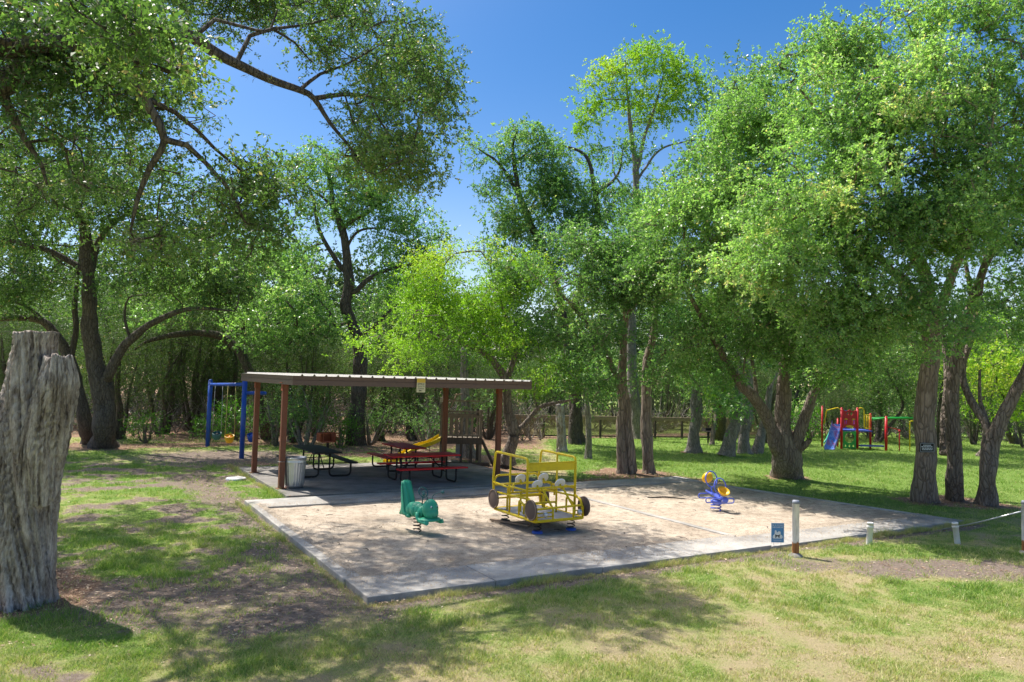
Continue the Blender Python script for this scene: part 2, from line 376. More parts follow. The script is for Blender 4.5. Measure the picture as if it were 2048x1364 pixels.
# grass blades
M_GRASS = leafmat("grass_blade", [(0.0, (.50, .42, .24)), (.3, (.46, .44, .20)), (.5, (.37, .42, .14)), (.68, (.25, .35, .085)), (1.0, (.15, .26, .048))], .3, .55, .3)
def in_hard(x, y):
    a, b = toab(x, y)
    return ((a > 3.62) & (a < 18.4 - (b - 9.9) * .15) & (b > 9.86) & (b < 18.8)) | ((a > 4.7) & (a < 12.35) & (b > 18) & (b < 24.85))
def blades(name, n, y0, y1, h, wd, label, seed, edge=False):
    r = np.random.default_rng(seed)
    nt_ = n // 5
    y = np.exp(r.uniform(math.log(y0), math.log(y1), nt_)); x = r.uniform(-.74, .74, nt_) * y
    if edge:
        a = r.uniform(3.4, 18.6, nt_); b = 9.84 - np.abs(r.normal(0, .07, nt_)); side = r.random(nt_) < .35
        b = np.where(side, r.uniform(9.8, 26, nt_), b); a = np.where(side, 3.63 - np.abs(r.normal(0, .06, nt_)) + 1.1 * (b > 18.7), a)
        x = a * math.cos(TH) - b * math.sin(TH); y = a * math.sin(TH) + b * math.cos(TH)
    g, d, l = cover(x, y)
    pr = np.clip(1.15 - d * 1.5 - l * 1.15, 0.03, 1) * (.45 + .55 * sstep(.25, .6, g))
    if edge: pr = np.full_like(pr, .8)
    k = (r.random(nt_) < pr) & (~in_hard(x, y)); x, y, g = x[k], y[k], g[k]
    x = np.repeat(x, 5) + r.normal(0, .028, len(x) * 5); y = np.repeat(y, 5) + r.normal(0, .028, len(y) * 5); g = np.repeat(g, 5)
    z = (noise2(x, y, .35, 9, 3) - .5) * .07 - .01; a, b = toab(x, y)
    fl = (sstep(2.9, 3.7, a) * sstep(19.4, 18.4, a) * sstep(9.2, 9.9, b) * sstep(26, 25.2, b)); z = z * (1 - fl) - .035 * fl
    m_ = len(x); sc2 = (y / y0) ** .45
    cl = noise2(x, y, 2.6, 33, 3); H = h * r.uniform(.4, 1.25, m_) * (.55 + .65 * g) * sc2 * (.45 + 2.4 * np.clip(cl - .3, 0, 1)); th = r.uniform(0, 6.283, m_); ln = H * r.uniform(.25, 1.3, m_)
    dx, dy = np.cos(th) * ln, np.sin(th) * ln; W2 = wd * sc2 * r.uniform(.6, 1.3, m_); ph = r.uniform(0, 6.283, m_)
    ox, oy = np.cos(ph) * W2 / 2, np.sin(ph) * W2 / 2
    V = np.empty((m_, 5, 3), np.float32)
    V[:, 0] = np.stack([x - ox, y - oy, z], -1); V[:, 1] = np.stack([x + ox, y + oy, z], -1)
    V[:, 2] = np.stack([x + ox * .8 + dx * .4, y + oy * .8 + dy * .4, z + H * .65], -1); V[:, 3] = np.stack([x - ox * .8 + dx * .4, y - oy * .8 + dy * .4, z + H * .65], -1)
    V[:, 4] = np.stack([x + dx, y + dy, z + H], -1)
    b0 = np.arange(m_)[:, None] * 5
    F = np.concatenate([b0 + np.array([0, 1, 2, 3]), b0 + np.array([3, 2, 4, 4])])
    tn = np.clip(g * .95 + r.normal(0, .27, m_) - .02 - (.3 if edge else 0), 0, 1)
    me_F = F
    # second set are triangles: build both as tris for validity
    T = np.concatenate([b0 + np.array([0, 1, 2]), b0 + np.array([0, 2, 3]), b0 + np.array([3, 2, 4])])
    o = mesh_np(name, V.reshape(-1, 3), T, M_GRASS, nv=3, attr={"tone": ('FACE', 'FLOAT', np.concatenate([tn, tn, tn]))})
    tag(o, label, None, None, "stuff"); return o
blades("grass", 520000, 7.2, 15, .056, .006, "short patchy grass of the near lawn, green and straw coloured", 61)
blades("grass", 420000, 14, 48, .055, .0075, "finer grass further back around the play area", 62)
blades("dry_grass", 26000, 9, 20, .085, .004, "dry straw grass standing along the concrete edges", 63, True)
# leaf litter
M_LITTER = leafmat("fallen_leaf", [(0.0, (.12, .07, .045)), (.4, (.26, .16, .10)), (.75, (.42, .30, .20)), (1.0, (.60, .50, .38))], .1, .7, .2)
def litter(n, seed):
    r = np.random.default_rng(seed); y = np.exp(r.uniform(math.log(8), math.log(46), n)); x = r.uniform(-.74, .74, n) * y
    g, d, l = cover(x, y); k = r.random(n) < np.clip(l * 1.0 + d * .30 + .012, 0, 1); hard = in_hard(x, y); k &= (~hard) | (r.random(n) < .03)
    x, y, hard = x[k], y[k], hard[k]; a, b = toab(x, y)
    z = (noise2(x, y, .35, 9, 3) - .5) * .07 + .006; z = np.where(hard, np.where(b > 18.75, .088, np.where((b < 10.95) | (b > 17.5), .078, .035)), z)
    m_ = len(x); s = r.uniform(.012, .030, m_) * (y / 10) ** .6; th = r.uniform(0, 6.283, m_); V = np.empty((m_, 4, 3), np.float32)
    for j, (u, w2) in enumerate(((1, 0), (0, .45), (-1, 0), (0, -.45))):
        V[:, j, 0] = x + s * (u * np.cos(th) - w2 * np.sin(th)); V[:, j, 1] = y + s * (u * np.sin(th) + w2 * np.cos(th)); V[:, j, 2] = z + r.uniform(0, .012, m_)
    o = mesh_np("leaf_litter", V.reshape(-1, 3), np.arange(m_ * 4).reshape(-1, 4), M_LITTER, attr={"tone": ('FACE', 'FLOAT', r.random(m_))})
    tag(o, "brown fallen leaves strewn under the trees and along the kerbs", None, None, "stuff")
litter(150000, 64)

# ---------------------------------------------------------------- hard surfaces
def concrete(name, c1, c2, c3):
    m = NT(name); v = m.coord(); a = m.noise(v, 1.3, 6, .65); b = m.noise(v, 22, 5, .7); c = m.noise(v, 90, 2)
    k = m.ramp(a, [(.3, c1), (.52, c2), (.72, c3)]); k = m.mix(.45, k, m.ramp(b, [(.3, (.72, .72, .72)), (.65, (1.1, 1.1, 1.1))]), 'MULTIPLY')
    k = m.mix(.3, k, m.ramp(c, [(.35, (.6, .6, .6)), (.6, (1.1, 1.1, 1.1))]), 'MULTIPLY')
    m.l(k, m.b.inputs['Base Color']); m.b.inputs['Roughness'].default_value = .92; m.b.inputs['Specular IOR Level'].default_value = .25
    m.bump(m.mix(.4, b, c), .5, .008); return m.m
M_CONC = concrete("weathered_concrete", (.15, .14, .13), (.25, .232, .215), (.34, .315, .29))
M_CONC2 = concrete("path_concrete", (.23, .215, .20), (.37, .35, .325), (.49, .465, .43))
def slabpoly(name, quad, z0, z1, mat, label, n=40, wob=.012):
    mb = MB(); pts = []
    for i in range(4):
        a, b = Vector(quad[i]), Vector(quad[(i + 1) % 4]); L = (b - a).length; kx = max(2, int(L / .35))
        for j in range(kx):
            p = a.lerp(b, j / kx); q = (vnoise(np.array([p.x * 3, p.y * 3, z1 * 50])) - .5) * wob * (j > 0); pts.append((p.x + q, p.y + q))
    W_ = [W(p[0], p[1]) for p in pts]
    mb.prism([(p.x, p.y) for p in W_], z1 - z0, TR(0, 0, z0))
    o = mb.build(name, mat, None, .012); tag(o, label, None, None, "structure"); return o
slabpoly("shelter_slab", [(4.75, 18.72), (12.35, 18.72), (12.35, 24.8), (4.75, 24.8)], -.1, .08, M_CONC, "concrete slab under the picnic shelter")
slabpoly("back_path", [(3.72, 17.45), (17.22, 17.42), (17.22, 18.45), (3.72, 18.55)], -.1, .065, M_CONC2, "concrete strip between slab and gravel")
slabpoly("left_kerb", [(3.66, 10.93), (3.95, 10.93), (3.98, 17.445), (3.72, 17.445)], -.1, .066, M_CONC2, "concrete kerb on the left of the gravel")
for i_ in range(4):
    u0, u1 = i_ / 4, (i_ + 1) / 4 - .0012
    slabpoly("front_path", [(3.66 + 8 * u0, 9.9 - .04 * u0), (3.66 + 8 * u1, 9.9 - .04 * u1), (3.68 + 7.94 * u1, 10.925 - .065 * u1), (3.68 + 7.94 * u0, 10.925 - .065 * u0)], -.1, .072 + (.0, .004, -.003, .002)[i_], M_CONC2, "wide concrete strip along the front of the gravel", wob=.03)
slabpoly("front_path", [(11.665, 9.86), (18.36, 9.9), (18.2, 10.72), (11.625, 10.8)], -.1, .05, M_CONC2, "lower concrete strip continuing to the right corner")
slabpoly("right_kerb", [(18.0, 10.73), (18.2, 10.73), (17.2, 17.41), (17.0, 17.41)], -.1, .05, M_CONC2, "concrete kerb on the right of the gravel")
slabpoly("divider_kerb", [(11.66, 10.87), (11.80, 10.87), (11.84, 17.44), (11.70, 17.44)], -.1, .052, M_CONC2, "thin concrete line dividing the gravel")
m = NT("decomposed_granite"); v = m.coord(); a = m.noise(v, .9, 5, .6); b = m.noise(v, 45, 5, .8); c = m.noise(v, 7, 6, .7)
vo = m.n("ShaderNodeTexVoronoi"); vo.inputs['Scale'].default_value = 70; m.l(v, vo.inputs[0])
k = m.ramp(a, [(.3, (.35, .285, .22)), (.5, (.46, .388, .308)), (.7, (.54, .46, .37))])
k = m.mix(.7, k, m.ramp(c, [(.33, (.42, .38, .36)), (.45, (.88, .86, .85)), (.6, (1.08, 1.08, 1.08))]), 'MULTIPLY')
k = m.mix(.8, k, m.ramp(b, [(.34, (.55, .52, .5)), (.5, (.98, .98, .98)), (.68, (1.2, 1.2, 1.2))]), 'MULTIPLY')
m.l(k, m.b.inputs['Base Color']); m.b.inputs['Roughness'].default_value = 1; m.b.inputs['Specular IOR Level'].default_value = .1
m.bump(m.mix(.35, b, c), .9, .02); M_SAND = m.m
n_ = 150; aa = np.linspace(0, 1, 280); bb = np.linspace(0, 1, 160); A2, B2 = np.meshgrid(aa, bb); A2 = A2.ravel(); B2 = B2.ravel()
b_w = 10.7 + B2 * (17.6 - 10.7); a_w = 3.8 + A2 * (18.15 - (b_w - 10.7) * .148 - 3.8)
xs2 = a_w * math.cos(TH) - b_w * math.sin(TH); ys2 = a_w * math.sin(TH) + b_w * math.cos(TH)
dents = sum(-.035 * np.exp(-(((xs2 - c_.x) / w_) ** 2 + ((ys2 - c_.y) / w_) ** 2)) for c_, w_ in ((G(836, 1062), .5), (G(1432, 1018), .6), (W(7.7, 13.6), .7)))
z2 = dents + (noise2(xs2, ys2, 2.3, 16) - .5) * .02 + .028 + (noise2(xs2, ys2, 1.1, 14) - .5) * .045 + (noise2(xs2, ys2, 5, 15) - .5) * .030
ii = np.arange(159)[:, None] * 280 + np.arange(279)[None]
o = mesh_np("gravel_bed", np.stack([xs2, ys2, z2], -1), np.stack([ii, ii + 1, ii + 281, ii + 280], -1).reshape(-1, 4), M_SAND, smooth=True); tag(o, "tan crushed granite play surface", None, None, "structure")
# pale road in the woods behind, mid left
mb = MB(); L0 = P(-40, 800, 47); R0 = P(1030, 800, 58)
p0, p1 = Vector((L0.x, L0.y, 0)), Vector((R0.x, R0.y, 0))
mb.prism([(p0.x - 40, p0.y - 6), (p1.x, p1.y), (p1.x, p1.y + 3.4), (p0.x - 40, p0.y - 2.4)], .045, TR(0, 0, .0)); o = mb.build("road", M_CONC2); tag(o, "pale road through the woods behind", None, None, "structure")

# loose stones of the crushed granite, some spilt over the kerbs
def stones(n, seed):
    r = np.random.default_rng(seed); a = r.uniform(3.75, 18.1, n); b = r.uniform(10.0, 17.9, n)
    ed = r.random(n) < .22; b = np.where(ed & (r.random(n) < .5), 10.9 + r.normal(0, .16, n), b); a = np.where(ed & (b > 11.3), 3.95 + np.abs(r.normal(0, .14, n)) - .1, a)
    k = a < 18.15 - (b - 10.7) * .148; a, b = a[k], b[k]; m_ = len(a); z = np.where((b < 10.93) | (b > 17.45) | (a < 3.98), .074, .03 + 0 * a)
    x = a * math.cos(TH) - b * math.sin(TH); y = a * math.sin(TH) + b * math.cos(TH)
    z = z + np.where(z < .05, (noise2(x, y, 1.1, 14) - .5) * .045, 0)
    s = r.uniform(.005, .014, m_); V = np.empty((m_, 5, 3), np.float32); th = r.uniform(0, 6.28, m_)
    for j in range(4):
        q = th + j * 1.5708 + r.normal(0, .25, m_); V[:, j, 0] = x + s * np.cos(q); V[:, j, 1] = y + s * np.sin(q); V[:, j, 2] = z - .002
    V[:, 4, 0] = x; V[:, 4, 1] = y; V[:, 4, 2] = z + s * r.uniform(.5, 1.1, m_)
    b0 = np.arange(m_)[:, None] * 5; T = np.concatenate([b0 + np.array([j, (j + 1) % 4, 4]) for j in range(4)])
    o = mesh_np("loose_gravel", V.reshape(-1, 3), T, M_SAND, nv=3); tag(o, "loose crushed granite scattered over the play surface and kerbs", None, None, "stuff")
stones(42000, 71)
# ---------------------------------------------------------------- trees
DENS = 1.85
def unit(a): return a / np.maximum(np.linalg.norm(a, axis=-1, keepdims=True), 1e-9)
def catmull(pts, rad, step):
    pts = np.array(pts, float); rad = np.array(rad, float); n = len(pts)
    if n == 2: pts = np.array([pts[0], (pts[0] + pts[1]) / 2, pts[1]]); rad = np.array([rad[0], (rad[0] + rad[1]) / 2, rad[1]]); n = 3
    e = np.vstack([2 * pts[0] - pts[1], pts, 2 * pts[-1] - pts[-2]]); op = []; orr = []
    for i in range(n - 1):
        p0, p1, p2, p3 = e[i], e[i + 1], e[i + 2], e[i + 3]
        m = max(1, int(np.linalg.norm(p2 - p1) / step))
        for j in range(m):
            t = j / m
            op.append(0.5 * (2 * p1 + (p2 - p0) * t + (2 * p0 - 5 * p1 + 4 * p2 - p3) * t * t + (3 * p1 - p0 - 3 * p2 + p3) * t ** 3))
            orr.append(rad[i] * (1 - t) + rad[i + 1] * t)
    op.append(pts[-1]); orr.append(rad[-1])
    return np.array(op), np.array(orr)
def skeleton(limbs, clumps, r, tip=0.007, wig=0.12):
    pos = []; par = []; fix = []; chains = []
    for li, L in enumerate(limbs):
        p, rd = catmull([q[0] for q in L], [q[1] for q in L], 0.14 if L[0][1] > 0.12 else 0.25)
        nz = (np.stack([vnoise(p * 1.3, s) for s in (1, 2, 3)], -1) - .5) * np.minimum(rd * 1.2, .10)[:, None]
        nz[0] = 0; p = p + nz
        if li == 0: prev = -1
        else:
            d = np.linalg.norm(np.array(pos) - p[0], axis=1); prev = int(np.argmin(d))
            if d[prev] < 0.35: p = p[1:]; rd = rd[1:]
        ids = []
        for q, rr in zip(p, rd):
            pos.append(q); par.append(prev); fix.append(rr); prev = len(pos) - 1; ids.append(prev)
    n0 = len(pos); cap = n0 + len(clumps) * 40
    A = np.zeros((cap, 3)); A[:n0] = pos; n = n0
    if len(clumps):
        d0 = np.array([np.min(np.linalg.norm(A[:n0] - c, axis=1)) for c in clumps])
        for ci in np.argsort(d0):
            c = clumps[ci]; d = np.linalg.norm(A[:n] - c, axis=1)
            d = d + 0.25 * np.maximum(0, A[:n, 2] - c[2])
            j = int(np.argmin(d)); a = A[j]; D = np.linalg.norm(c - a)
            pd = unit(a - A[par[j]]) if par[j] >= 0 else np.array([0, 0, 1.])
            m = min(38, max(2, int(D / 0.30)))
            ctl = a + pd * D * .35 + r.normal(0, wig, 3) * D
            prev = j
            for t in np.linspace(0, 1, m + 1)[1:]:
                q = a * (1 - t) ** 2 + ctl * 2 * t * (1 - t) + c * t * t + r.normal(0, .02, 3)
                A[n] = q; par.append(prev); fix.append(0); prev = n; n += 1
    A = A[:n]; par = np.array(par); fix = np.array(fix)
    acc = np.zeros(n); R = np.zeros(n)
    for i in range(n - 1, -1, -1):
        base = acc[i] ** (1 / 2.4) if acc[i] > 0 else tip
        R[i] = fix[i] if fix[i] > 0 else max(base, tip)
        if par[i] >= 0 and fix[i] == 0: acc[par[i]] += R[i] ** 2.4
    for i in range(n):
        if par[i] >= 0 and fix[i] == 0: R[i] = min(R[i], R[par[i]] * .85 if fix[par[i]] > 0 else R[par[i]])
    return A, par, R, fix
def tubes(A, par, R, fix, big_k=26, rough=0.10, base_z=0.0, flare=0.45, seed=0, minr=0.0):
    n = len(A); ch = [[] for _ in range(n)]
    for i in range(n):
        if par[i] >= 0: ch[par[i]].append(i)
    V = []; F = []; nb = 0
    starts = [(-1, 0)]
    while starts:
        p, i = starts.pop(); chain = [i]; 
        while ch[chain[-1]]:
            c = sorted(ch[chain[-1]], key=lambda k: -R[k] - (1 if fix[k] > 0 and k == chain[-1] + 1 else 0))
            for o in c[1:]: starts.append((chain[-1], o))
            chain.append(c[0])
        pts = A[chain]; rad = R[chain].copy()
        if p >= 0: pts = np.vstack([A[p], pts]); rad = np.concatenate([[min(rad[0] * 1.15, R[p])], rad])
        if len(pts) < 2 or rad.max() < minr: continue
        mr = rad.max(); big = mr > .11
        k = big_k if big else (8 if mr > .045 else (5 if mr > .02 else 3))
        T = np.gradient(pts, axis=0); T = unit(T)
        md = unit(pts[-1] - pts[0] + 1e-6); ref = np.array([0, 0, 1.]) if abs(md[2]) < .7 else np.array([1., .3, 0])
        a = unit(np.cross(T, ref)); b = np.cross(T, a)
        th = np.linspace(0, 2 * np.pi, k, endpoint=False)
        ring = a[:, None] * np.cos(th)[None, :, None] + b[:, None] * np.sin(th)[None, :, None]
        rr = np.repeat(rad[:, None], k, 1)
        if big:
            q = pts[:, None] + ring * rr[..., None]; s = np.array([7, 7, 1.6])
            nz = fbm(q * s, seed, 3) - .5; lo = fbm(q * 1.7, seed + 5, 2) - .5
            am = np.clip((rr - .06) / .15, 0, 1)
            rr = rr * (1 + am * (nz * rough * 2.4 + lo * .5))
            if p < 0:
                h = np.maximum(pts[:, 2] - base_z, 0)[:, None]
                rr = rr * (1 + np.exp(-h / .22) * flare * (1 + .5 * np.sin(th * 5 + seed)[None] + .3 * np.sin(th * 3 + 1)[None]))
        q = pts[:, None] + ring * rr[..., None]
        m = len(pts); V.append(q.reshape(-1, 3))
        i0 = np.arange(m - 1)[:, None] * k + np.arange(k)[None]; i1 = np.arange(m - 1)[:, None] * k + (np.arange(k)[None] + 1) % k
        F.append(np.stack([i0, i1, i1 + k, i0 + k], -1).reshape(-1, 4) + nb); nb += m * k
    return np.vstack(V), np.vstack(F)
def leaves(C, r, n_spray, n_leaf, L, W_, sig, splen=(.22, .45), droop=0.1, up=0.7, tone=None, cen=None, tonejit=.13):
    N = len(C); ns = N * n_spray
    ci = np.repeat(np.arange(N), n_spray)
    st = C[ci] + r.normal(0, 1, (ns, 3)) * np.array([sig, sig, sig * .65])
    out = unit(C[ci] - cen[ci]) if cen is not None else 0
    d = unit(r.normal(0, 1, (ns, 3)) + out * .7 + np.array([0, 0, -droop]))
    ln = r.uniform(splen[0], splen[1], ns)
    li = np.repeat(np.arange(ns), n_leaf); nl = len(li)
    t = (np.tile(np.arange(n_leaf), ns) + r.uniform(.1, .9, nl)) / n_leaf
    p = st[li] + d[li] * (ln[li] * t)[:, None]; p[:, 2] -= (t * ln[li]) ** 2 * droop * 2
    ld = unit(d[li] * .6 + r.normal(0, .7, (nl, 3)))
    nr = unit(r.normal(0, 1, (nl, 3)) * .75 + np.array([0, 0, up]))
    wd = unit(np.cross(ld, nr)); nr = np.cross(wd, ld)
    s = r.uniform(.65, 1.2, nl)[:, None]
    p = p + ld * .01
    V = np.empty((nl, 4, 3), np.float32)
    V[:, 0] = p; V[:, 2] = p + ld * L * s - nr * L * .12 * s
    mid = p + ld * L * .48 * s + nr * L * .08 * s
    V[:, 1] = mid + wd * W_ * .5 * s; V[:, 3] = mid - wd * W_ * .5 * s
    F = np.arange(nl * 4, dtype=np.int32).reshape(-1, 4)
    tn = (tone[ci] if tone is not None else np.full(ns, .5))[li] + r.normal(0, tonejit, nl) + r.normal(0, .05, ns)[li]
    far = r.random(nl); tn = np.where(far > .985, 1.0, tn)
    tw = np.stack([st, st + d * ln[:, None]], 1)
    return V.reshape(-1, 3), F, np.clip(tn, 0, 1), tw
def twig_mesh(tw, w_):
    n = len(tw); a = tw[:, 0]; b = tw[:, 1].copy(); d = unit(b - a); s = unit(np.cross(d, [0, 0, 1.0])); u = np.cross(s, d)
    V = np.empty((n, 6, 3), np.float32)
    for j, (cx, cy) in enumerate(((1, 0), (-.5, .87), (-.5, -.87))):
        o = (s * cx + u * cy) * w_; V[:, j] = a + o; V[:, j + 3] = b + o * .5
    base = np.arange(n)[:, None] * 6
    F = np.concatenate([base + np.array([i, (i + 1) % 3, 3 + (i + 1) % 3, 3 + i]) for i in range(3)])
    return V.reshape(-1, 3), F
def blob_pts(blobs, r, lump=.75, thr=.41):
    C = []; cen = []; tone = []
    for bl in blobs:
        c = np.array(P(bl[0], bl[1], bl[2])); k = bl[2] / FPX
        rd = np.array([bl[3] * k, bl[5], bl[4] * k]); n = bl[6]; tb = bl[7] if len(bl) > 7 else 0
        v = unit(r.normal(0, 1, (n, 3))) * (r.random(n) ** .42)[:, None]
        C.append(c + v * rd); cen.append(np.repeat(c[None], n, 0)); tone.append(np.full(n, tb))
    C = np.vstack(C); cen = np.vstack(cen); tone = np.concatenate(tone)
    kp = (fbm(C * lump, 19, 2) > thr) & (fbm(C * lump * 2.3, 23, 2) > thr); C, cen, tone = C[kp], cen[kp], tone[kp]
    tone = .45 + tone + (fbm(C * .55, 11, 2) - .5) * .9 + r.normal(0, .07, len(C))
    return C, cen, tone
def lim(*pts):
    out = []
    for p in pts:
        if len(p) == 4: out.append((np.array(P(p[0], p[1], p[2])), p[3]))
        else: out.append((np.array(p[0], float), p[1]))
    return out
def tree(name, label, cat, base, limbs, blobs, leaf, barkm, seed, ns=8, nl=9, L=.085, Wd=.042, sig=.25, splen=(.22, .45),
         group=None, tip=.012, twigs=False, up=.7, droop=.1, moss=0, flare=.22, holes=None, big_k=26, minz=1.6, rough=.10, rs=1.0, dens=None, thr=.41):
    r = np.random.default_rng(seed); ns = int(round(ns * (dens or DENS))); nl = nl + 1; limbs = [[(q, rr * rs) for q, rr in L_] for L_ in limbs]
    o = empty(name, base, 0, label, cat, group)
    C, cen, tone = blob_pts(blobs, r, .75, thr)
    keep = C[:, 2] > minz; C, cen, tone = C[keep], cen[keep], tone[keep]
    A, par, R, fix = skeleton(limbs, C, r, tip)
    b = np.array(base)
    V, F = tubes(A, par, R, fix, big_k=big_k, seed=seed, flare=flare, rough=rough)
    mesh_np("trunk", V - b, F, barkm, o, smooth=True)
    V, F, tn, tw = leaves(C, r, ns, nl, L, Wd, sig, splen, droop, up, tone, cen)
    cr = mesh_np("crown", V - b, F, leaf, o, attr={"tone": ('FACE', 'FLOAT', tn)})
    if twigs:
        V, F = twig_mesh(tw, .004 if twigs is True else twigs); mesh_np("twigs", V - b, F, M_BARKG, cr)
    if moss:
        k = r.choice(len(A), moss, p=(R > .012) / np.sum(R > .012)); mc = A[k]
        V, F, tn, _ = leaves(mc, r, 5, 5, .10, .012, .05, (.05, .12), .6, 0.0)
        mesh_np("ball_moss", V - b, F, M_MOSS, o, attr={"tone": ('FACE', 'FLOAT', tn)})
    return o

def g2(x, y, z=-.05): return np.array(G(x, y)) + np.array([0, 0, z])
# --- the live oak whose trunk stands left of the view and whose limbs hang over the picture
tb = np.array([-8.6, 7.4, -.05])
oak1 = tree("live_oak", "huge oak reaching in from the left edge, long limb across the sky", "tree", tuple(tb), [
    [(tb, .52), (tb + [.1, .2, 1.6], .42), (tb + [.4, .5, 3.4], .40), (np.array(P(-260, 210, 8.4)), .30), (np.array(P(0, 168, 9)), .20), (np.array(P(60, 128, 9.2)), .18), (np.array(P(110, 95, 9.5)), .165), (np.array(P(210, 88, 10)), .15), (np.array(P(310, 74, 10.8)), .135), (np.array(P(372, 66, 11.3)), .12), (np.array(P(440, 108, 11.8)), .105), (np.array(P(520, 152, 12.3)), .085), (np.array(P(600, 180, 12.8)), .07), (np.array(P(628, 197, 13)), .06), (np.array(P(660, 245, 13.1)), .042), (np.array(P(700, 292, 13.2)), .03), (np.array(P(735, 345, 13.3)), .018)],
    lim((628, 197, 13, .055), (690, 188, 13.2, .05), (740, 192, 13.5, .04), (800, 205, 13.8, .028), (860, 190, 14, .015)),
    lim((600, 180, 12.8, .045), (640, 148, 13, .035), (690, 130, 13.4, .025), (760, 90, 13.8, .015)),
    lim((478, 103, 12, .05), (500, 72, 12.2, .045), (545, 58, 12.4, .04), (600, 50, 12.8, .028), (690, 30, 13.4, .015)),
    lim((395, 58, 11.4, .05), (430, 38, 11.7, .042), (480, 52, 12, .036), (540, 62, 12.4, .03), (555, 20, 12.5, .02)),
    lim((545, 58, 12.4, .03), (590, 85, 12.9, .025), (620, 120, 13.2, .015)),
    lim((360, 70, 11.2, .07), (385, 115, 11.3, .055)),
    lim((740, 192, 13.5, .03), (755, 235, 13.6, .026), (790, 290, 13.6, .018), (800, 340, 13.7, .01)),
    lim((700, 190, 13.3, .025), (705, 240, 13.5, .02), (730, 290, 13.6, .012)),
    lim((-260, 210, 8.4, .16), (-60, 110, 8.5, .15), (150, 90, 8.8, .12), (240, 130, 9, .09), (300, 215, 9.2, .07), (330, 280, 9.3, .06), (298, 340, 9.4, .045), (275, 400, 9.5, .035), (262, 462, 9.6, .02)),
    lim((330, 280, 9.3, .055), (375, 292, 9.5, .048), (410, 325, 9.7, .038), (455, 375, 10, .028), (490, 445, 10.3, .015)),
    lim((285, 195, 9.2, .05), (350, 225, 9.6, .042), (395, 262, 9.9, .035), (430, 298, 10.2, .028), (480, 340, 10.5, .018), (520, 380, 10.7, .01)),
    lim((-260, 210, 8.4, .10), (-80, 20, 9.6, .08), (80, -60, 11.2, .065), (260, -110, 13, .05), (430, -120, 14.5, .07), (560, -110, 15.5, .03)),
    lim((80, -60, 11.2, .045), (40, 10, 13, .04), (160, 100, 14.5, .03), (260, 180, 15.5, .03)),
    lim((0, 168, 9, .09), (25, 215, 9.1, .075), (50, 270, 9.2, .05), (85, 330, 9.2, .03), (95, 370, 9.3, .015)),
    lim((0, 168, 9, .07), (60, 90, 8.9, .06), (20, 90, 8.4, .05), (-40, 60, 8, .03)),
], [(100, 40, 8.6, 220, 90, 1.6, 120), (420, -105, 15, 190, 60, 1.8, 120), (230, -90, 12.5, 130, 60, 1.6, 60), (600, -90, 15.5, 110, 50, 1.5, 50), (150, 150, 14.5, 150, 110, 1.6, 80), (330, 240, 15, 90, 80, 1.4, 44), (60, 330, 14, 110, 90, 1.4, 44), (40, 260, 9, 90, 120, 1.2, 34), (240, 60, 6.6, 110, 60, 1.0, 34), (330, 140, 9.6, 95, 85, 1.0, 48),
    (470, 10, 16.5, 150, 46, 2.2, 130), (430, -60, 18, 210, 60, 2.6, 190), (80, 90, 15.4, 160, 100, 2.4, 150), (150, 290, 18.5, 190, 110, 2.4, 130), (800, 140, 18.5, 110, 100, 2.0, 150), (760, 260, 17.5, 90, 60, 1.6, 60), (180, -30, 14, 170, 70, 2.2, 120), (-90, 140, 14.5, 170, 130, 2.4, 170), (260, 90, 16.5, 120, 90, 2.2, 110), (20, 330, 16.5, 170, 110, 2.4, 140), (-120, 380, 15, 160, 140, 2.2, 70), (330, 170, 17, 110, 100, 2, 50), (500, -120, 19.5, 220, 70, 2.8, 190), (650, -50, 18.5, 130, 60, 2.4, 110), (690, 40, 13.4, 120, 70, 1.3, 95), (790, 100, 13.8, 85, 80, 1.6, 80), (860, 180, 13.9, 60, 70, 1.2, 50), (820, 260, 13.9, 90, 60, 1.4, 62), (740, 250, 13.5, 50, 60, 1.0, 24), (760, 330, 13.7, 80, 45, 1.2, 40), (830, 340, 14, 60, 35, 1.0, 24), (640, 80, 13, 70, 50, 1, 25),
    (500, 290, 10.6, 65, 55, .8, 24), (540, 370, 10.8, 45, 60, .7, 20), (440, 390, 10.2, 90, 50, .8, 26), (180, 320, 9.5, 130, 70, 1.2, 36), (215, 160, 9.4, 100, 90, 1, 50), (510, 470, 11, 60, 60, .8, 14), (300, 470, 10.4, 120, 60, 1, 22)],
    M_OAKD, M_BARKD, 3, ns=8, nl=11, L=.066, Wd=.036, sig=.20, splen=(.14, .36), twigs=.003, moss=420, tip=.011, droop=.12, up=.5, dens=1.25, rs=.82, thr=.38)

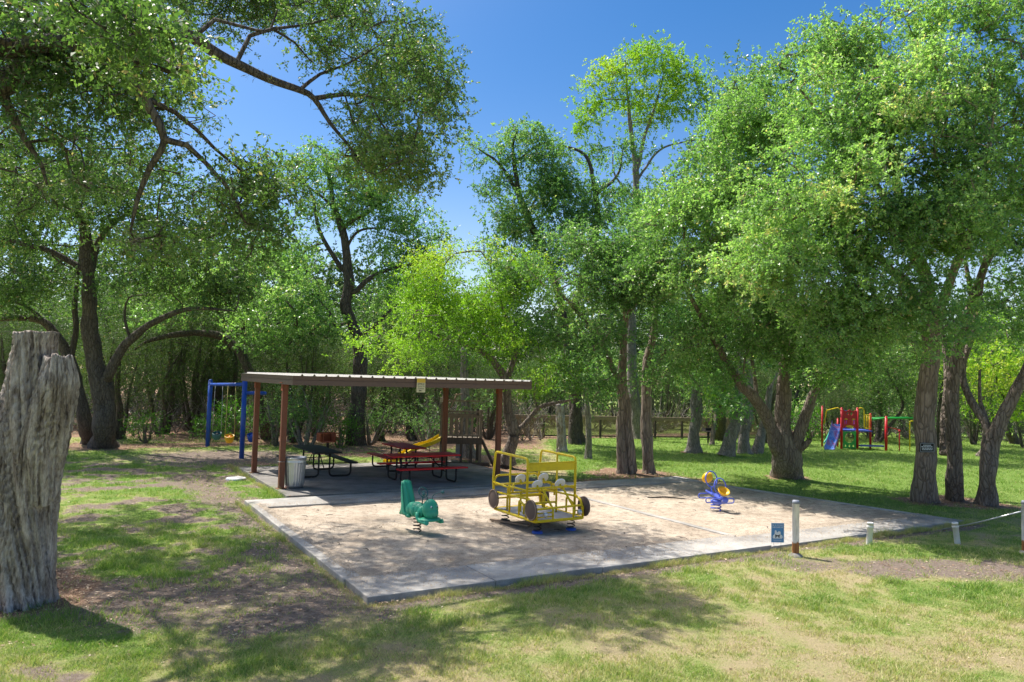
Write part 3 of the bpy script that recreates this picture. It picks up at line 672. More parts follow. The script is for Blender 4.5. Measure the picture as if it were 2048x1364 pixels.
# --- right hand group of live oaks
tree("live_oak", "thick grey barked oak carrying the black plaque, far right by the lawn", "tree", tuple(g2(1850, 1002)), [
    [(g2(1850, 1002), .36), (np.array(P(1851, 930, 20.8)), .335), (np.array(P(1852, 850, 20.8)), .32), (np.array(P(1858, 760, 20.7)), .29), (np.array(P(1862, 690, 20.6)), .26), (np.array(P(1850, 560, 20.2)), .2), (np.array(P(1800, 400, 19.8)), .13), (np.array(P(1770, 200, 19.6)), .07), (np.array(P(1760, 60, 19.5)), .03)],
    lim((1862, 690, 20.6, .17), (1900, 560, 19.6, .13), (1960, 400, 18.8, .08), (1990, 200, 18.4, .04)),
    lim((1855, 620, 20.4, .15), (1760, 520, 19.2, .11), (1650, 440, 18, .07), (1560, 380, 17.2, .04)),
    lim((1820, 460, 20, .1), (1700, 300, 18.6, .06), (1600, 180, 18, .03)),
], [(1760, 200, 18.6, 190, 170, 2.4, 240, .12), (1640, 400, 17.6, 170, 130, 2.0, 170, .15), (1780, 480, 18, 150, 120, 1.8, 110), (1850, 330, 18, 150, 130, 2.0, 120), (1700, 650, 18.2, 120, 80, 1.4, 90), (1800, 700, 18.6, 70, 40, 1, 26), (1850, 650, 18.0, 110, 60, 1.2, 46), (1540, 500, 17.6, 110, 110, 1.6, 85, .15), (1620, 560, 18, 120, 80, 1.4, 60), (1840, 60, 19, 120, 90, 1.6, 70), (1850, 450, 17.6, 130, 70, 1.4, 70, .05), (1700, 250, 18, 110, 90, 1.6, 70, .1), (1780, 590, 17.8, 110, 60, 1.2, 44), (1700, 90, 19, 90, 60, 1.6, 50)],
    M_OAK, M_BARKR, 21, ns=10, nl=11, L=.084, Wd=.050, sig=.25, splen=(.12, .34), rs=.84, moss=200, up=.8, twigs=.0045)
tree("live_oak", "slimmer smooth oak between the plaque tree and the forked tree at far right", "tree", tuple(g2(1911, 1000)), [
    [(g2(1911, 1000), .27), (np.array(P(1911, 940, 21.1)), .24), (np.array(P(1907, 860, 21.1)), .22), (np.array(P(1904, 790, 21.1)), .21), (np.array(P(1912, 730, 21)), .2), (np.array(P(1940, 620, 20.8)), .15), (np.array(P(1985, 480, 20.4)), .1), (np.array(P(2040, 300, 20)), .05)],
    lim((1908, 755, 21, .14), (1935, 700, 21.2, .12), (1950, 640, 21.4, .1), (1930, 520, 21.6, .06)),
    lim((1885, 905, 21.6, .12), (1888, 840, 21.9, .13), (1893, 780, 22.2, .12), (1890, 700, 22.4, .1), (1870, 600, 22.6, .07)),
], [(1960, 150, 19.4, 150, 170, 2.2, 150, .05), (2000, 380, 19.4, 120, 110, 1.8, 90), (1960, 530, 20.2, 110, 70, 1.4, 44), (2060, 200, 19, 90, 170, 2, 70), (2020, 560, 19.8, 80, 80, 1.4, 34), (1990, 660, 20.4, 70, 30, 1, 10), (1960, 60, 19, 130, 80, 1.8, 80), (1960, 300, 18, 110, 90, 1.6, 80), (1950, 440, 18, 90, 60, 1.2, 44)],
    M_OAK, M_BARK, 22, ns=10, nl=11, L=.084, Wd=.050, sig=.25, splen=(.12, .34), rs=.84, moss=120, up=.8, twigs=.0045)
tree("live_oak", "forked oak nearest the right edge, its right limb leaning out of the picture", "tree", tuple(g2(1974, 1010)), [
    [(g2(1974, 1010), .27), (np.array(P(1976, 950, 20.4)), .26), (np.array(P(1984, 890, 20.4)), .25), (np.array(P(1992, 860, 20.3)), .23), (np.array(P(2022, 800, 20.1)), .19), (np.array(P(2052, 735, 19.9)), .17), (np.array(P(2090, 620, 19.6)), .13), (np.array(P(2140, 420, 19.4)), .07)],
    lim((1986, 878, 20.4, .15), (1962, 838, 20.6, .13), (1938, 795, 20.9, .12), (1925, 750, 21.2, .1), (1935, 680, 21.4, .07)),
    lim((1975, 860, 20.5, .08), (1965, 825, 20.7, .07), (1958, 800, 20.8, .06), (1960, 740, 21, .04)),
], [(2110, 480, 19.2, 90, 150, 1.8, 60), (2090, 330, 19, 80, 120, 1.6, 50), (2150, 640, 19.4, 90, 80, 1.5, 30)],
    M_OAK, M_BARK, 23, ns=10, nl=11, L=.084, Wd=.050, sig=.25, splen=(.12, .34), rs=.84, moss=40, up=.8, twigs=.0045)
b8 = g2(1575, 955)
tree("live_oak", "stout oak splitting low into several heavy trunks, on the lawn right of centre", "tree", tuple(b8), [
    [(b8, .56), (np.array(P(1573, 925, 25.2)), .55), (np.array(P(1570, 900, 25.1)), .48), (np.array(P(1566, 850, 25)), .32), (np.array(P(1568, 790, 24.8)), .27), (np.array(P(1572, 730, 24.6)), .22), (np.array(P(1590, 620, 24)), .16), (np.array(P(1560, 450, 23)), .1), (np.array(P(1570, 300, 22.5)), .05)],
    lim((1556, 905, 25, .3), (1545, 860, 24.9, .26), (1525, 815, 24.7, .21), (1500, 785, 24.4, .19), (1480, 768, 24.2, .16), (1440, 700, 23.6, .12), (1390, 610, 22.8, .08), (1350, 520, 22.2, .04)),
    lim((1590, 905, 25, .27), (1602, 855, 24.8, .22), (1618, 810, 24.6, .19), (1635, 775, 24.4, .16), (1655, 735, 24.2, .13), (1690, 650, 23.4, .1), (1700, 520, 22.6, .06)),
    lim((1598, 900, 24.9, .17), (1612, 888, 24.7, .12), (1620, 878, 24.6, .09)),
    lim((1515, 805, 24.6, .1), (1512, 770, 24.8, .08), (1500, 700, 24.8, .06), (1480, 620, 24.2, .04)),
], [(1460, 560, 22, 140, 110, 2.2, 170, .15), (1400, 470, 22, 120, 100, 2.2, 120, .15), (1560, 420, 22, 150, 120, 2.2, 150, .1), (1480, 320, 22.6, 120, 110, 2.2, 120, .1), (1560, 640, 22.4, 150, 70, 1.8, 90), (1680, 680, 22.6, 130, 60, 1.6, 60), (1560, 230, 23, 110, 80, 1.8, 70), (1330, 560, 22.2, 90, 80, 1.6, 60, .1), (1360, 660, 22.6, 90, 50, 1.4, 36), (1450, 715, 23.6, 80, 35, 1.2, 34), (1640, 735, 23.4, 90, 35, 1.3, 40), (1560, 700, 23, 90, 40, 1.2, 36), (1740, 720, 22.4, 80, 40, 1.2, 34), (1360, 740, 23.6, 60, 30, 1.1, 18), (1500, 230, 22.6, 90, 80, 1.8, 70, .05), (1400, 400, 22, 90, 90, 1.8, 70, .1), (1600, 120, 22.5, 80, 60, 1.6, 44)],
    M_OAK, M_BARK, 24, ns=10, nl=11, L=.092, Wd=.054, sig=.29, splen=(.14, .38), rs=.84, moss=160, flare=.10, up=.8, big_k=32, twigs=.005)
b7 = g2(1243, 945)
tree("live_oak", "tall oak with two stems grown together, behind the back edge of the gravel", "tree", tuple(b7), [
    [(b7, .20), (np.array(P(1243, 880, 25.7)), .19), (np.array(P(1243, 800, 25.6)), .18), (np.array(P(1241, 760, 25.5)), .18), (np.array(P(1248, 700, 25.3)), .14), (np.array(P(1250, 600, 25)), .11), (np.array(P(1240, 480, 24.6)), .06)],
    [(g2(1263, 945), .20), (np.array(P(1260, 880, 25.7)), .17), (np.array(P(1252, 810, 25.6)), .15), (np.array(P(1243, 765, 25.5)), .14)],
    lim((1241, 765, 25.5, .13), (1222, 730, 25.4, .11), (1205, 690, 25.2, .09), (1150, 620, 24.8, .06), (1100, 560, 24.4, .03)),
    lim((1248, 640, 25, .07), (1300, 560, 24.4, .05), (1330, 480, 24, .03)),
], [(1200, 600, 24, 120, 80, 1.8, 90, .05), (1120, 550, 24.2, 120, 60, 1.6, 90, .05), (1190, 500, 24.4, 100, 50, 1.5, 60), (1260, 520, 23.8, 110, 80, 1.8, 90, .12), (1300, 640, 23.6, 100, 60, 1.5, 55, .1), (1180, 700, 24.4, 110, 45, 1.4, 36), (1090, 640, 24.4, 90, 50, 1.4, 40), (1290, 740, 24.6, 80, 40, 1.1, 34), (1180, 770, 25, 50, 30, 1, 16)],
    M_MID, M_BARKR, 25, ns=9, nl=10, L=.092, Wd=.052, sig=.29, splen=(.14, .38), moss=90, rs=.9, flare=.15, twigs=.0045)
tree("live_oak", "straight dark oak just right of the twin stemmed oak", "tree", tuple(g2(1296, 945)), [
    [(g2(1296, 945), .24), (np.array(P(1295, 880, 25.8)), .21), (np.array(P(1294, 810, 25.8)), .2), (np.array(P(1293, 740, 25.8)), .17), (np.array(P(1310, 640, 25.8)), .12), (np.array(P(1320, 520, 25.6)), .06)],
    lim((1294, 760, 25.8, .08), (1340, 690, 25.6, .06), (1390, 640, 25.4, .03)),
], [(1330, 700, 25.6, 70, 45, 1.2, 30), (1390, 600, 25.6, 90, 70, 1.5, 45), (1310, 480, 25.4, 90, 70, 1.6, 55), (1350, 760, 26.5, 50, 35, .9, 16)],
    M_MID, M_BARKR, 26, ns=9, nl=10, L=.09, Wd=.04, sig=.31, splen=(.14, .38), rs=.9, flare=.15)
# --- light green elm behind the shelter
b5 = g2(1012, 935)
tree("cedar_elm", "bright yellow green tree arching over the right end of the picnic shelter", "tree", tuple(b5), [
    [(b5, .26), (np.array(P(1018, 900, 26.2)), .2), (np.array(P(1026, 870, 26.1)), .19), (np.array(P(1017, 820, 26)), .17), (np.array(P(1013, 770, 25.8)), .15), (np.array(P(1000, 740, 25.6)), .13), (np.array(P(975, 710, 25.2)), .1), (np.array(P(930, 690, 24.6)), .07), (np.array(P(850, 660, 24)), .04)],
    lim((1013, 765, 25.8, .12), (1026, 720, 25.8, .1), (1028, 680, 25.7, .08), (1000, 600, 25.4, .05), (980, 530, 25.2, .03)),
    lim((1030, 865, 26.1, .1), (1058, 835, 26, .09), (1075, 815, 25.9, .08), (1110, 805, 25.8, .06), (1150, 800, 25.6, .03)),
    lim((1072, 818, 25.9, .05), (1068, 795, 25.9, .04), (1072, 765, 25.8, .02)),
], [(940, 535, 25.6, 120, 45, 1.8, 110, .22), (860, 590, 25, 80, 60, 1.5, 70, .1), (960, 600, 24.8, 150, 60, 1.8, 140, 0), (1040, 540, 26, 80, 40, 1.4, 40, .15), (795, 690, 24, 75, 45, 1.3, 50, .15), (880, 660, 24, 110, 50, 1.5, 55, .05), (1000, 680, 24.4, 90, 40, 1.3, 34, -.05), (1060, 580, 25.2, 80, 50, 1.4, 55, .1), (1040, 650, 24.8, 80, 45, 1.3, 40), (900, 620, 24.6, 90, 45, 1.3, 40), (1090, 760, 25.6, 60, 40, 1.1, 20, 0)],
    M_ELM, M_BARK, 27, ns=9, nl=10, L=.075, Wd=.04, sig=.32, splen=(.24, .5), flare=.5, up=.9)
# --- tall oaks on the skyline behind
b6 = g2(1153, 884)
tree("live_oak", "tall open oak with bare dark limbs, its yellow green left crown against the sky", "tree", tuple(b6), [
    [(b6, .35), (np.array(P(1150, 820, 37)), .3), (np.array(P(1140, 700, 36.8)), .26), (np.array(P(1110, 560, 36.5)), .2), (np.array(P(1050, 420, 36)), .16), (np.array(P(1035, 370, 36)), .13), (np.array(P(1025, 300, 36)), .08), (np.array(P(1035, 260, 36)), .04)],
    lim((1045, 400, 36, .1), (1000, 330, 36, .07), (960, 300, 36, .04)),
    lim((1025, 330, 36, .07), (1060, 300, 36, .05), (1100, 280, 36, .03)),
    lim((1140, 640, 36.7, .2), (1190, 480, 36.5, .16), (1190, 380, 36.5, .12), (1170, 310, 36.5, .08), (1120, 290, 36.5, .05)),
    lim((1190, 390, 36.5, .09), (1235, 350, 36.5, .07), (1245, 300, 36.5, .03)),
], [(1030, 270, 36, 55, 30, 1.5, 36, .3), (965, 310, 36, 40, 40, 1.2, 22), (1100, 300, 36, 50, 30, 1.3, 24, .25), (1000, 370, 36, 45, 25, 1.2, 14), (1040, 420, 36, 70, 55, 1.6, 54, .05), (1060, 340, 36, 55, 40, 1.5, 30), (1130, 380, 36, 70, 45, 1.6, 42), (1100, 450, 35.6, 100, 60, 2.2, 75, -.05), (1010, 470, 36, 35, 50, 1.2, 20), (1200, 400, 36.5, 50, 30, 1.4, 14), (1240, 305, 36.5, 32, 26, 1, 12), (1150, 510, 35, 90, 40, 1.6, 50), (1060, 500, 35, 60, 40, 1.6, 34), (1020, 560, 34, 60, 35, 1.5, 26), (1210, 450, 35.5, 70, 50, 1.7, 44), (1260, 400, 36, 60, 40, 1.6, 24), (1100, 380, 36, 45, 35, 1.5, 20)],
    M_MID, M_BARKD, 28, ns=9, nl=10, L=.12, Wd=.068, sig=.38, splen=(.2, .45), moss=60, tip=.014)
b6b = g2(1178, 890)
tree("cedar_elm", "tallest tree on the skyline, slender forked trunk and bright yellow green top", "tree", (b6b[0] + 3.2, 41.0, -.05), [
    [(np.array([b6b[0] + 3.2, 41., -.05]), .32), (np.array(P(1262, 700, 41)), .27), (np.array(P(1268, 500, 41)), .22), (np.array(P(1272, 400, 41)), .19), (np.array(P(1272, 340, 41)), .17), (np.array(P(1262, 260, 41)), .12), (np.array(P(1255, 190, 41)), .07), (np.array(P(1250, 120, 41)), .03)],
    lim((1273, 345, 41, .12), (1285, 290, 41, .1), (1300, 240, 41, .08), (1320, 180, 41, .05), (1330, 130, 41, .02)),
    lim((1270, 370, 41, .08), (1320, 300, 41, .06), (1380, 280, 41, .04), (1410, 250, 41, .02)),
    lim((1255, 200, 41, .05), (1210, 200, 41, .04), (1180, 220, 41, .02)),
    lim((1270, 400, 41, .08), (1230, 350, 41, .05), (1225, 300, 41, .02)),
], [(1240, 140, 41, 60, 40, 2, 40, .2), (1300, 105, 41, 55, 32, 2, 34, .15), (1360, 140, 41, 60, 40, 2, 36, .1), (1300, 170, 41, 60, 30, 2, 22, .1), (1210, 180, 41, 55, 40, 1.7, 34, .25), (1370, 200, 41, 50, 50, 1.7, 34, .1), (1180, 240, 41, 35, 40, 1.4, 22, .1), (1290, 220, 41, 70, 40, 1.7, 28, .1), (1160, 300, 41, 60, 30, 1.6, 18), (1320, 330, 41, 60, 40, 1.6, 14, -.2), (1390, 330, 41, 45, 45, 1.6, 16, -.2)],
    M_ELM, M_BARKG, 29, ns=9, nl=10, L=.13, Wd=.075, sig=.40, splen=(.2, .45), tip=.014, up=.9)
tree("live_oak", "hazy oak crown high behind the right oaks, dark bare limbs below it", "tree", tuple(g2(1440, 880)), [
    [(g2(1440, 880), .35), (np.array(P(1440, 700, 38)), .28), (np.array(P(1450, 500, 38)), .22), (np.array(P(1440, 380, 38)), .16), (np.array(P(1455, 250, 38)), .09), (np.array(P(1470, 160, 38)), .04)],
    lim((1440, 400, 38, .1), (1390, 370, 38, .08), (1340, 380, 38, .04)),
    lim((1445, 330, 38, .08), (1400, 280, 38, .05), (1370, 290, 38, .02)),
], [(1480, 170, 38, 60, 50, 1.8, 46), (1440, 260, 38, 60, 60, 1.8, 40), (1400, 380, 38, 60, 50, 1.6, 22), (1520, 250, 38, 70, 80, 1.8, 40), (1300, 430, 38, 70, 50, 1.8, 40), (1230, 470, 38, 70, 50, 1.8, 36)],
    M_OAK, M_BARKD, 30, ns=9, nl=10, L=.13, Wd=.075, sig=.40, splen=(.2, .45), tip=.014)
# --- tall oak left of centre
b4 = g2(712, 890)
tree("live_oak", "tall gnarled oak left of centre, grey trunk rising behind the shelter roof", "tree", tuple(b4), [
    [(b4, .42), (np.array(P(714, 840, 33)), .36), (np.array(P(717, 780, 33)), .34), (np.array(P(720, 720, 33)), .29), (np.array(P(712, 670, 33)), .25), (np.array(P(694, 615, 33)), .24), (np.array(P(698, 560, 33)), .22), (np.array(P(692, 500, 33)), .18), (np.array(P(680, 450, 33)), .15), (np.array(P(672, 420, 33)), .12), (np.array(P(655, 350, 33)), .07), (np.array(P(640, 290, 33)), .03)],
    lim((680, 465, 33, .09), (700, 445, 33, .08), (730, 430, 33, .06), (770, 400, 33, .03)),
    lim((690, 500, 33, .07), (715, 465, 33, .06), (760, 455, 33, .04), (800, 470, 33, .02)),
    lim((705, 590, 33, .12), (730, 565, 33, .11), (770, 540, 33, .09), (820, 528, 33, .06), (860, 520, 33, .03)),
    lim((720, 670, 33, .1), (745, 655, 32.8, .09), (768, 632, 32.6, .07)),
    lim((690, 545, 33, .12), (665, 510, 33, .1), (640, 465, 33, .09), (630, 420, 33, .07), (625, 390, 33, .05), (600, 350, 33, .04), (590, 320, 33, .02)),
    lim((676, 425, 33, .07), (640, 390, 33, .06), (610, 370, 33, .05), (580, 345, 33, .03)),
    lim((768, 632, 32.6, .06), (800, 605, 32.8, .05), (820, 590, 33, .03)),
], [(660, 330, 33, 60, 45, 1.8, 38, .05), (740, 400, 33, 80, 55, 1.9, 62), (660, 420, 33, 60, 40, 1.6, 30, .08), (600, 350, 33, 40, 40, 1.4, 14), (820, 450, 33, 60, 35, 1.5, 24, -.1), (800, 510, 33, 80, 35, 1.6, 30, -.1), (600, 470, 33, 60, 50, 1.7, 34), (590, 570, 32.5, 80, 60, 2, 60, .1), (640, 640, 32, 60, 40, 1.5, 26), (770, 580, 33.4, 50, 35, 1.5, 16), (870, 480, 33, 45, 35, 1.4, 20, -.15), (740, 320, 33, 60, 35, 1.5, 26), (850, 560, 34, 60, 35, 1.5, 24), (540, 650, 32, 90, 50, 2, 50)],
    M_OAK, M_BARKD, 31, ns=9, nl=10, L=.115, Wd=.066, sig=.38, splen=(.2, .44), moss=130, thr=.38, tip=.016)
# --- left group
b2 = g2(207, 895)
tree("live_oak", "dark upright oak standing right of the weathered stump", "tree", tuple(b2), [
    [(b2, .48), (np.array(P(207, 850, 28.7)), .40), (np.array(P(205, 790, 28.7)), .37), (np.array(P(190, 720, 28.6)), .31), (np.array(P(180, 660, 28.5)), .28), (np.array(P(177, 590, 28.4)), .25), (np.array(P(172, 520, 28.2)), .24), (np.array(P(168, 450, 28)), .19), (np.array(P(150, 400, 27.8)), .13), (np.array(P(150, 300, 27.4)), .07)],
    lim((215, 755, 28.6, .2), (235, 715, 28.5, .17), (262, 680, 28.4, .15), (300, 650, 28.2, .13), (345, 628, 28, .1), (400, 618, 27.8, .07), (470, 622, 27.6, .03)),
    lim((176, 560, 28.4, .15), (190, 500, 28.3, .12), (215, 460, 28.2, .09), (260, 420, 28, .05)),
    lim((175, 545, 28.3, .13), (140, 525, 28.2, .11), (95, 500, 28, .1), (50, 490, 27.8, .08), (0, 475, 27.6, .06)),
    lim((262, 680, 28.4, .06), (250, 640, 28.4, .05), (258, 595, 28.4, .03), (300, 590, 28, .02)),
], [(120, 420, 27, 150, 90, 2.4, 110, -.05), (260, 380, 27, 120, 90, 2.2, 80), (400, 500, 28, 110, 80, 2, 70, -.05), (60, 560, 27, 90, 50, 1.8, 34), (300, 560, 28, 90, 60, 1.8, 40), (450, 590, 28.5, 80, 50, 1.6, 36), (40, 330, 26, 90, 80, 2, 50), (460, 420, 29, 70, 70, 1.8, 40)],
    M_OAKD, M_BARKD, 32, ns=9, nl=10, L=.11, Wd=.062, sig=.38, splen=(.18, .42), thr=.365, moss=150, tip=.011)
b2b = g2(181, 888)
tree("live_oak", "leaning oak with low limbs sweeping left, directly behind the dark upright oak", "tree", tuple(b2b), [
    [(b2b, .34), (np.array(P(170, 840, 29.6)), .26), (np.array(P(155, 780, 29.6)), .24), (np.array(P(138, 720, 29.5)), .22), (np.array(P(120, 680, 29.4)), .18), (np.array(P(85, 645, 29.2)), .14), (np.array(P(40, 635, 29)), .11), (np.array(P(-20, 640, 28.8)), .07)],
    lim((140, 725, 29.5, .12), (152, 660, 29.6, .11), (150, 600, 29.6, .1), (160, 520, 29.6, .06)),
    lim((95, 652, 29.2, .08), (50, 610, 29, .07), (10, 600, 28.8, .05)),
], [(20, 470, 29, 100, 80, 2, 60), (-20, 600, 28.6, 80, 50, 1.6, 34), (150, 480, 30, 110, 90, 2, 60), (90, 610, 30, 80, 30, 1.4, 14)],
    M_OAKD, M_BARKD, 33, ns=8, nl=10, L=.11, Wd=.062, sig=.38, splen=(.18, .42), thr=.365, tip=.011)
b3 = g2(537, 878)
tree("live_oak", "oak whose bowed trunk arches over leftwards above the blue swing frame", "tree", tuple(b3), [
    [(b3, .30), (np.array(P(524, 830, 34)), .24), (np.array(P(512, 780, 34)), .22), (np.array(P(492, 730, 34)), .2), (np.array(P(468, 692, 34)), .19), (np.array(P(440, 672, 33.8)), .17), (np.array(P(400, 665, 33.5)), .15), (np.array(P(350, 668, 33)), .12), (np.array(P(300, 680, 32.6)), .08), (np.array(P(270, 700, 32.4)), .04)],
    lim((478, 700, 34, .1), (490, 640, 34, .08), (510, 580, 34, .05)),
], [(500, 560, 34, 90, 60, 2, 60), (380, 560, 33.6, 90, 50, 2, 46), (330, 640, 33, 70, 25, 1.4, 12), (560, 500, 34.5, 80, 60, 2, 50)],
    M_OAK, M_BARKD, 34, ns=8, nl=10, L=.115, Wd=.066, sig=.4, splen=(.2, .44), tip=.012, thr=.365)
# --- mid ground trunks on the right lawn
def midtree(label, path, blobs, leafm, barkm, seed, name="live_oak", **kw):
    b = path[0]
    bb = g2(b[0], b[1]); Y = bb[1]
    L = [(bb, b[2])] + [(np.array(P(x, y, Y)), r_) for x, y, r_ in path[1:]]
    kw.setdefault('ns', 8)
    return tree(name, label, "tree", tuple(bb), [L], blobs, leafm, barkm, seed, nl=9, L=.12, Wd=.066, sig=.42, splen=(.2, .45), tip=.014, **kw)
midtree("pale rough oak trunk standing alone on the lawn, knobbly at its foot", [(1386, 905, .34), (1388, 870, .26), (1391, 820, .25), (1395, 760, .23), (1398, 700, .2), (1400, 560, .12)], [(1400, 600, 33.5, 90, 60, 2, 50), (1350, 690, 33.5, 60, 30, 1.3, 18)], M_MID, M_BARKG, 41)
midtree("short leaning oak with a leafy tuft at half height, left of the stout split oak", [(1452, 912, .34), (1460, 880, .28), (1470, 850, .24), (1476, 800, .16), (1480, 700, .12)], [(1450, 808, 32, 32, 34, 1, 20, .1), (1480, 640, 32, 80, 50, 2, 40), (1425, 750, 33, 40, 35, 1.2, 18, .3)], M_MID, M_BARKG, 42)
midtree("slim lumpy oak trunk just right of the leaning one on the far lawn", [(1489, 908, .3), (1490, 870, .23), (1495, 820, .2), (1498, 760, .18), (1500, 660, .12)], [(1520, 620, 34, 80, 50, 2, 36)], M_MID, M_BARKG, 43)
midtree("small trunk leaning right, closest behind the stout split oak", [(1513, 907, .27), (1522, 875, .2), (1530, 840, .17), (1540, 780, .13)], [(1540, 720, 34, 60, 30, 1.3, 14)], M_MID, M_BARKG, 44)
midtree("dark oak trunk behind the sawn grey post trunk, near the fence", [(1176, 916, .15), (1178, 880, .12), (1175, 840, .11), (1172, 780, .09), (1180, 700, .06)], [(1180, 730, 30, 60, 30, 1.2, 16)], M_MID, M_BARKG, 45)
midtree("oak with a dark double foot in the shade right beside the wooden play fort", [(938, 915, .24), (935, 860, .2), (930, 780, .18), (925, 700, .12)], [(930, 700, 29, 60, 30, 1.2, 14), (980, 800, 29, 30, 30, .8, 12, .2)], M_MID, M_BARKG, 46)
midtree("leaning dark tree at the far right edge beyond the forked oak", [(2030, 888, .3), (2015, 850, .2), (2000, 800, .16), (1990, 720, .1)], [(2000, 740, 33, 90, 50, 2, 50, .35), (2040, 800, 33, 40, 40, 1.4, 20, .2)], M_ELM, M_BARKD, 47, name="cedar_elm")
midtree("dark oak by the fence seen between the stump and the twin oak", [(1150, 888, .32), (1148, 850, .27), (1152, 800, .22), (1150, 700, .14)], [(1120, 740, 36, 60, 35, 1.6, 20), (1200, 760, 36, 50, 35, 1.6, 16)], M_MID, M_BARKD, 48)

# --- woods behind: four prototypes, each copied
def proto(name, seed, h, cr, stems, leafm, barkm, nclump, low=0.25, L=.16, Wd=.07, lean=.5, ns=7, nl=8, cat="tree"):
    r = np.random.default_rng(seed)
    o = empty(name, (0, 0, 0), 0, None, cat)
    limbs = []; C = []
    for s in range(stems):
        a = r.uniform(0, 6.28); q = r.uniform(.1, lean) * h * .35; rr = (.09 + .017 * h) * (1 if s == 0 else r.uniform(.4, .8))
        b = np.array([math.cos(a) * .25 * (s > 0), math.sin(a) * .25 * (s > 0), -.05]); e = b + np.array([math.cos(a) * q, math.sin(a) * q, h * r.uniform(.7, .85)])
        m = (b + e) / 2 + r.normal(0, .06 * h, 3) * [1, 1, .3]
        limbs.append([(b, rr), (b * .6 + m * .4, rr * .8), (m, rr * .65), (e * .7 + m * .3, rr * .35), (e, rr * .12)])
    v = unit(r.normal(0, 1, (nclump, 3))) * (r.random(nclump) ** .45)[:, None]
    z0 = h * low
    C = np.array([0, 0, (h + z0) / 2]) + v * np.array([cr, cr, (h - z0) / 2]) 
    lump = fbm(C * .8, seed, 2); C = C[lump > .40]
    cen = np.repeat(np.array([[0, 0, h * .5]]), len(C), 0)
    tone = .45 + (fbm(C * .6, seed + 3, 2) - .5) * .9
    A, par, R, fix = skeleton(limbs, C, r, .012)
    V, F = tubes(A, par, R, fix, big_k=12, seed=seed, flare=.3)
    mesh_np("trunk", V, F, barkm, o, smooth=True)
    V, F, tn, _ = leaves(C, r, ns, nl, L, Wd, .42, (.3, .65), .1, .6, tone, cen)
    mesh_np("crown", V, F, leafm, o, attr={"tone": ('FACE', 'FLOAT', tn)})
    return o
PR = {'c': proto("juniper_tree", 51, 7.5, 2.3, 5, M_CED, M_BARKD, 300, .20, .10, .02, ns=14, nl=12),
      'd': proto("juniper_tree", 52, 6.0, 2.0, 6, M_CED, M_BARKD, 230, .24, .10, .02, ns=14, nl=12),
      'o': proto("live_oak", 53, 11, 3.8, 3, M_OAKD, M_BARKD, 420, .40),
      'm': proto("live_oak", 54, 9, 3.2, 3, M_OAKD, M_BARKD, 340, .26),
      'e': proto("cedar_elm", 55, 8.5, 2.8, 2, M_ELM, M_BARK, 260, .28, .12, .06),
      's': proto("shrub", 56, 1.9, 1.1, 5, M_SHRUB, M_BARK, 90, .05, .11, .055, cat="shrub"),
      'u': proto("shrub", 57, 3.2, 1.6, 6, M_MID, M_BARKG, 90, .2, .10, .045, cat="shrub", lean=1.2)}
used = set()
# far woods closing the view: one mass nobody could count
def far_woods():
    r = np.random.default_rng(77); N = 5200
    ang = r.uniform(-.80, .80, N); Yd = r.uniform(64, 92, N); x = np.tan(ang) * Yd; u = r.random(N)
    top = 7.5 + 6.5 * (noise2(x, Yd * 0 + 3, .09, 31, 3) - .35) + (x < -8) * 4.5 + 2.5; z = .3 + u ** .8 * top
    C = np.stack([x, Yd, z], -1); C = C[fbm(C * .22, 5, 2) > .33]
    V, F, tn, _ = leaves(C, r, 6, 8, .42, .24, .95, (.7, 1.3), .1, .5, .45 + (fbm(C * .3, 6, 2) - .5) * .8, None)
    o = mesh_np("far_woods", V, F, M_FARL, attr={"tone": ('FACE', 'FLOAT', tn)}); tag(o, "far mass of trees closing the view beyond the woods", None, None, "stuff")
far_woods()
def brush():
    r = np.random.default_rng(78); N = 1300; ang = r.uniform(-.70, .62, N); Yd = r.uniform(34.5, 60, N); x = np.tan(ang) * Yd
    k = ((x < 2) & ((Yd > 37) | (x < -9))) | (Yd > 46); x = x[k]; Yd = Yd[k]; mb = MB()
    for a, b in zip(x, Yd):
        h = r.uniform(.8, 2.6); p0 = np.array([a, b, -.02])
        for q in range(5):
            e = p0 + np.array([r.normal(0, .5 * h), r.normal(0, .5 * h), h * r.uniform(.6, 1)]); mm_ = (p0 + e) / 2 + r.normal(0, .22, 3)
            mb.tube([p0, mm_, e], [.026, .018, .008], 3, caps=False)
    o = mb.build("dry_undergrowth", M_BARKG); tag(o, "bare grey brush stems tangled in the woods", None, None, "stuff")
    C = np.stack([x, Yd, np.full(len(x), .7)], -1); C = C[r.random(len(C)) < .6]; V, F, tn, _ = leaves(C, r, 7, 7, .13, .06, .45, (.3, .6), .1, .5, .4 + (fbm(C * .5, 8, 2) - .5), None)
    o = mesh_np("leafy_undergrowth", V, F, M_CED, attr={"tone": ('FACE', 'FLOAT', tn)}); tag(o, "low leafy brush filling the woods behind", None, None, "stuff")
brush()
def put(k, x, y, s, rot, label, group=None):
    p = PR[k]
    o = p if k not in used else copy_tree(p)
    used.add(k)
    o.location = (x, y, 0); o.rotation_euler = (0, 0, rot); o.scale = (s, s, s * (1 + .12 * math.sin(rot * 5)))
    o['label'] = label
    if group: o['group'] = group
    elif 'group' in o: del o['group']
    return o
def putpx(k, px, Y, s, rot, label, group=None):
    return put(k, P(px, 700, Y).x, Y, s, rot, label, group)
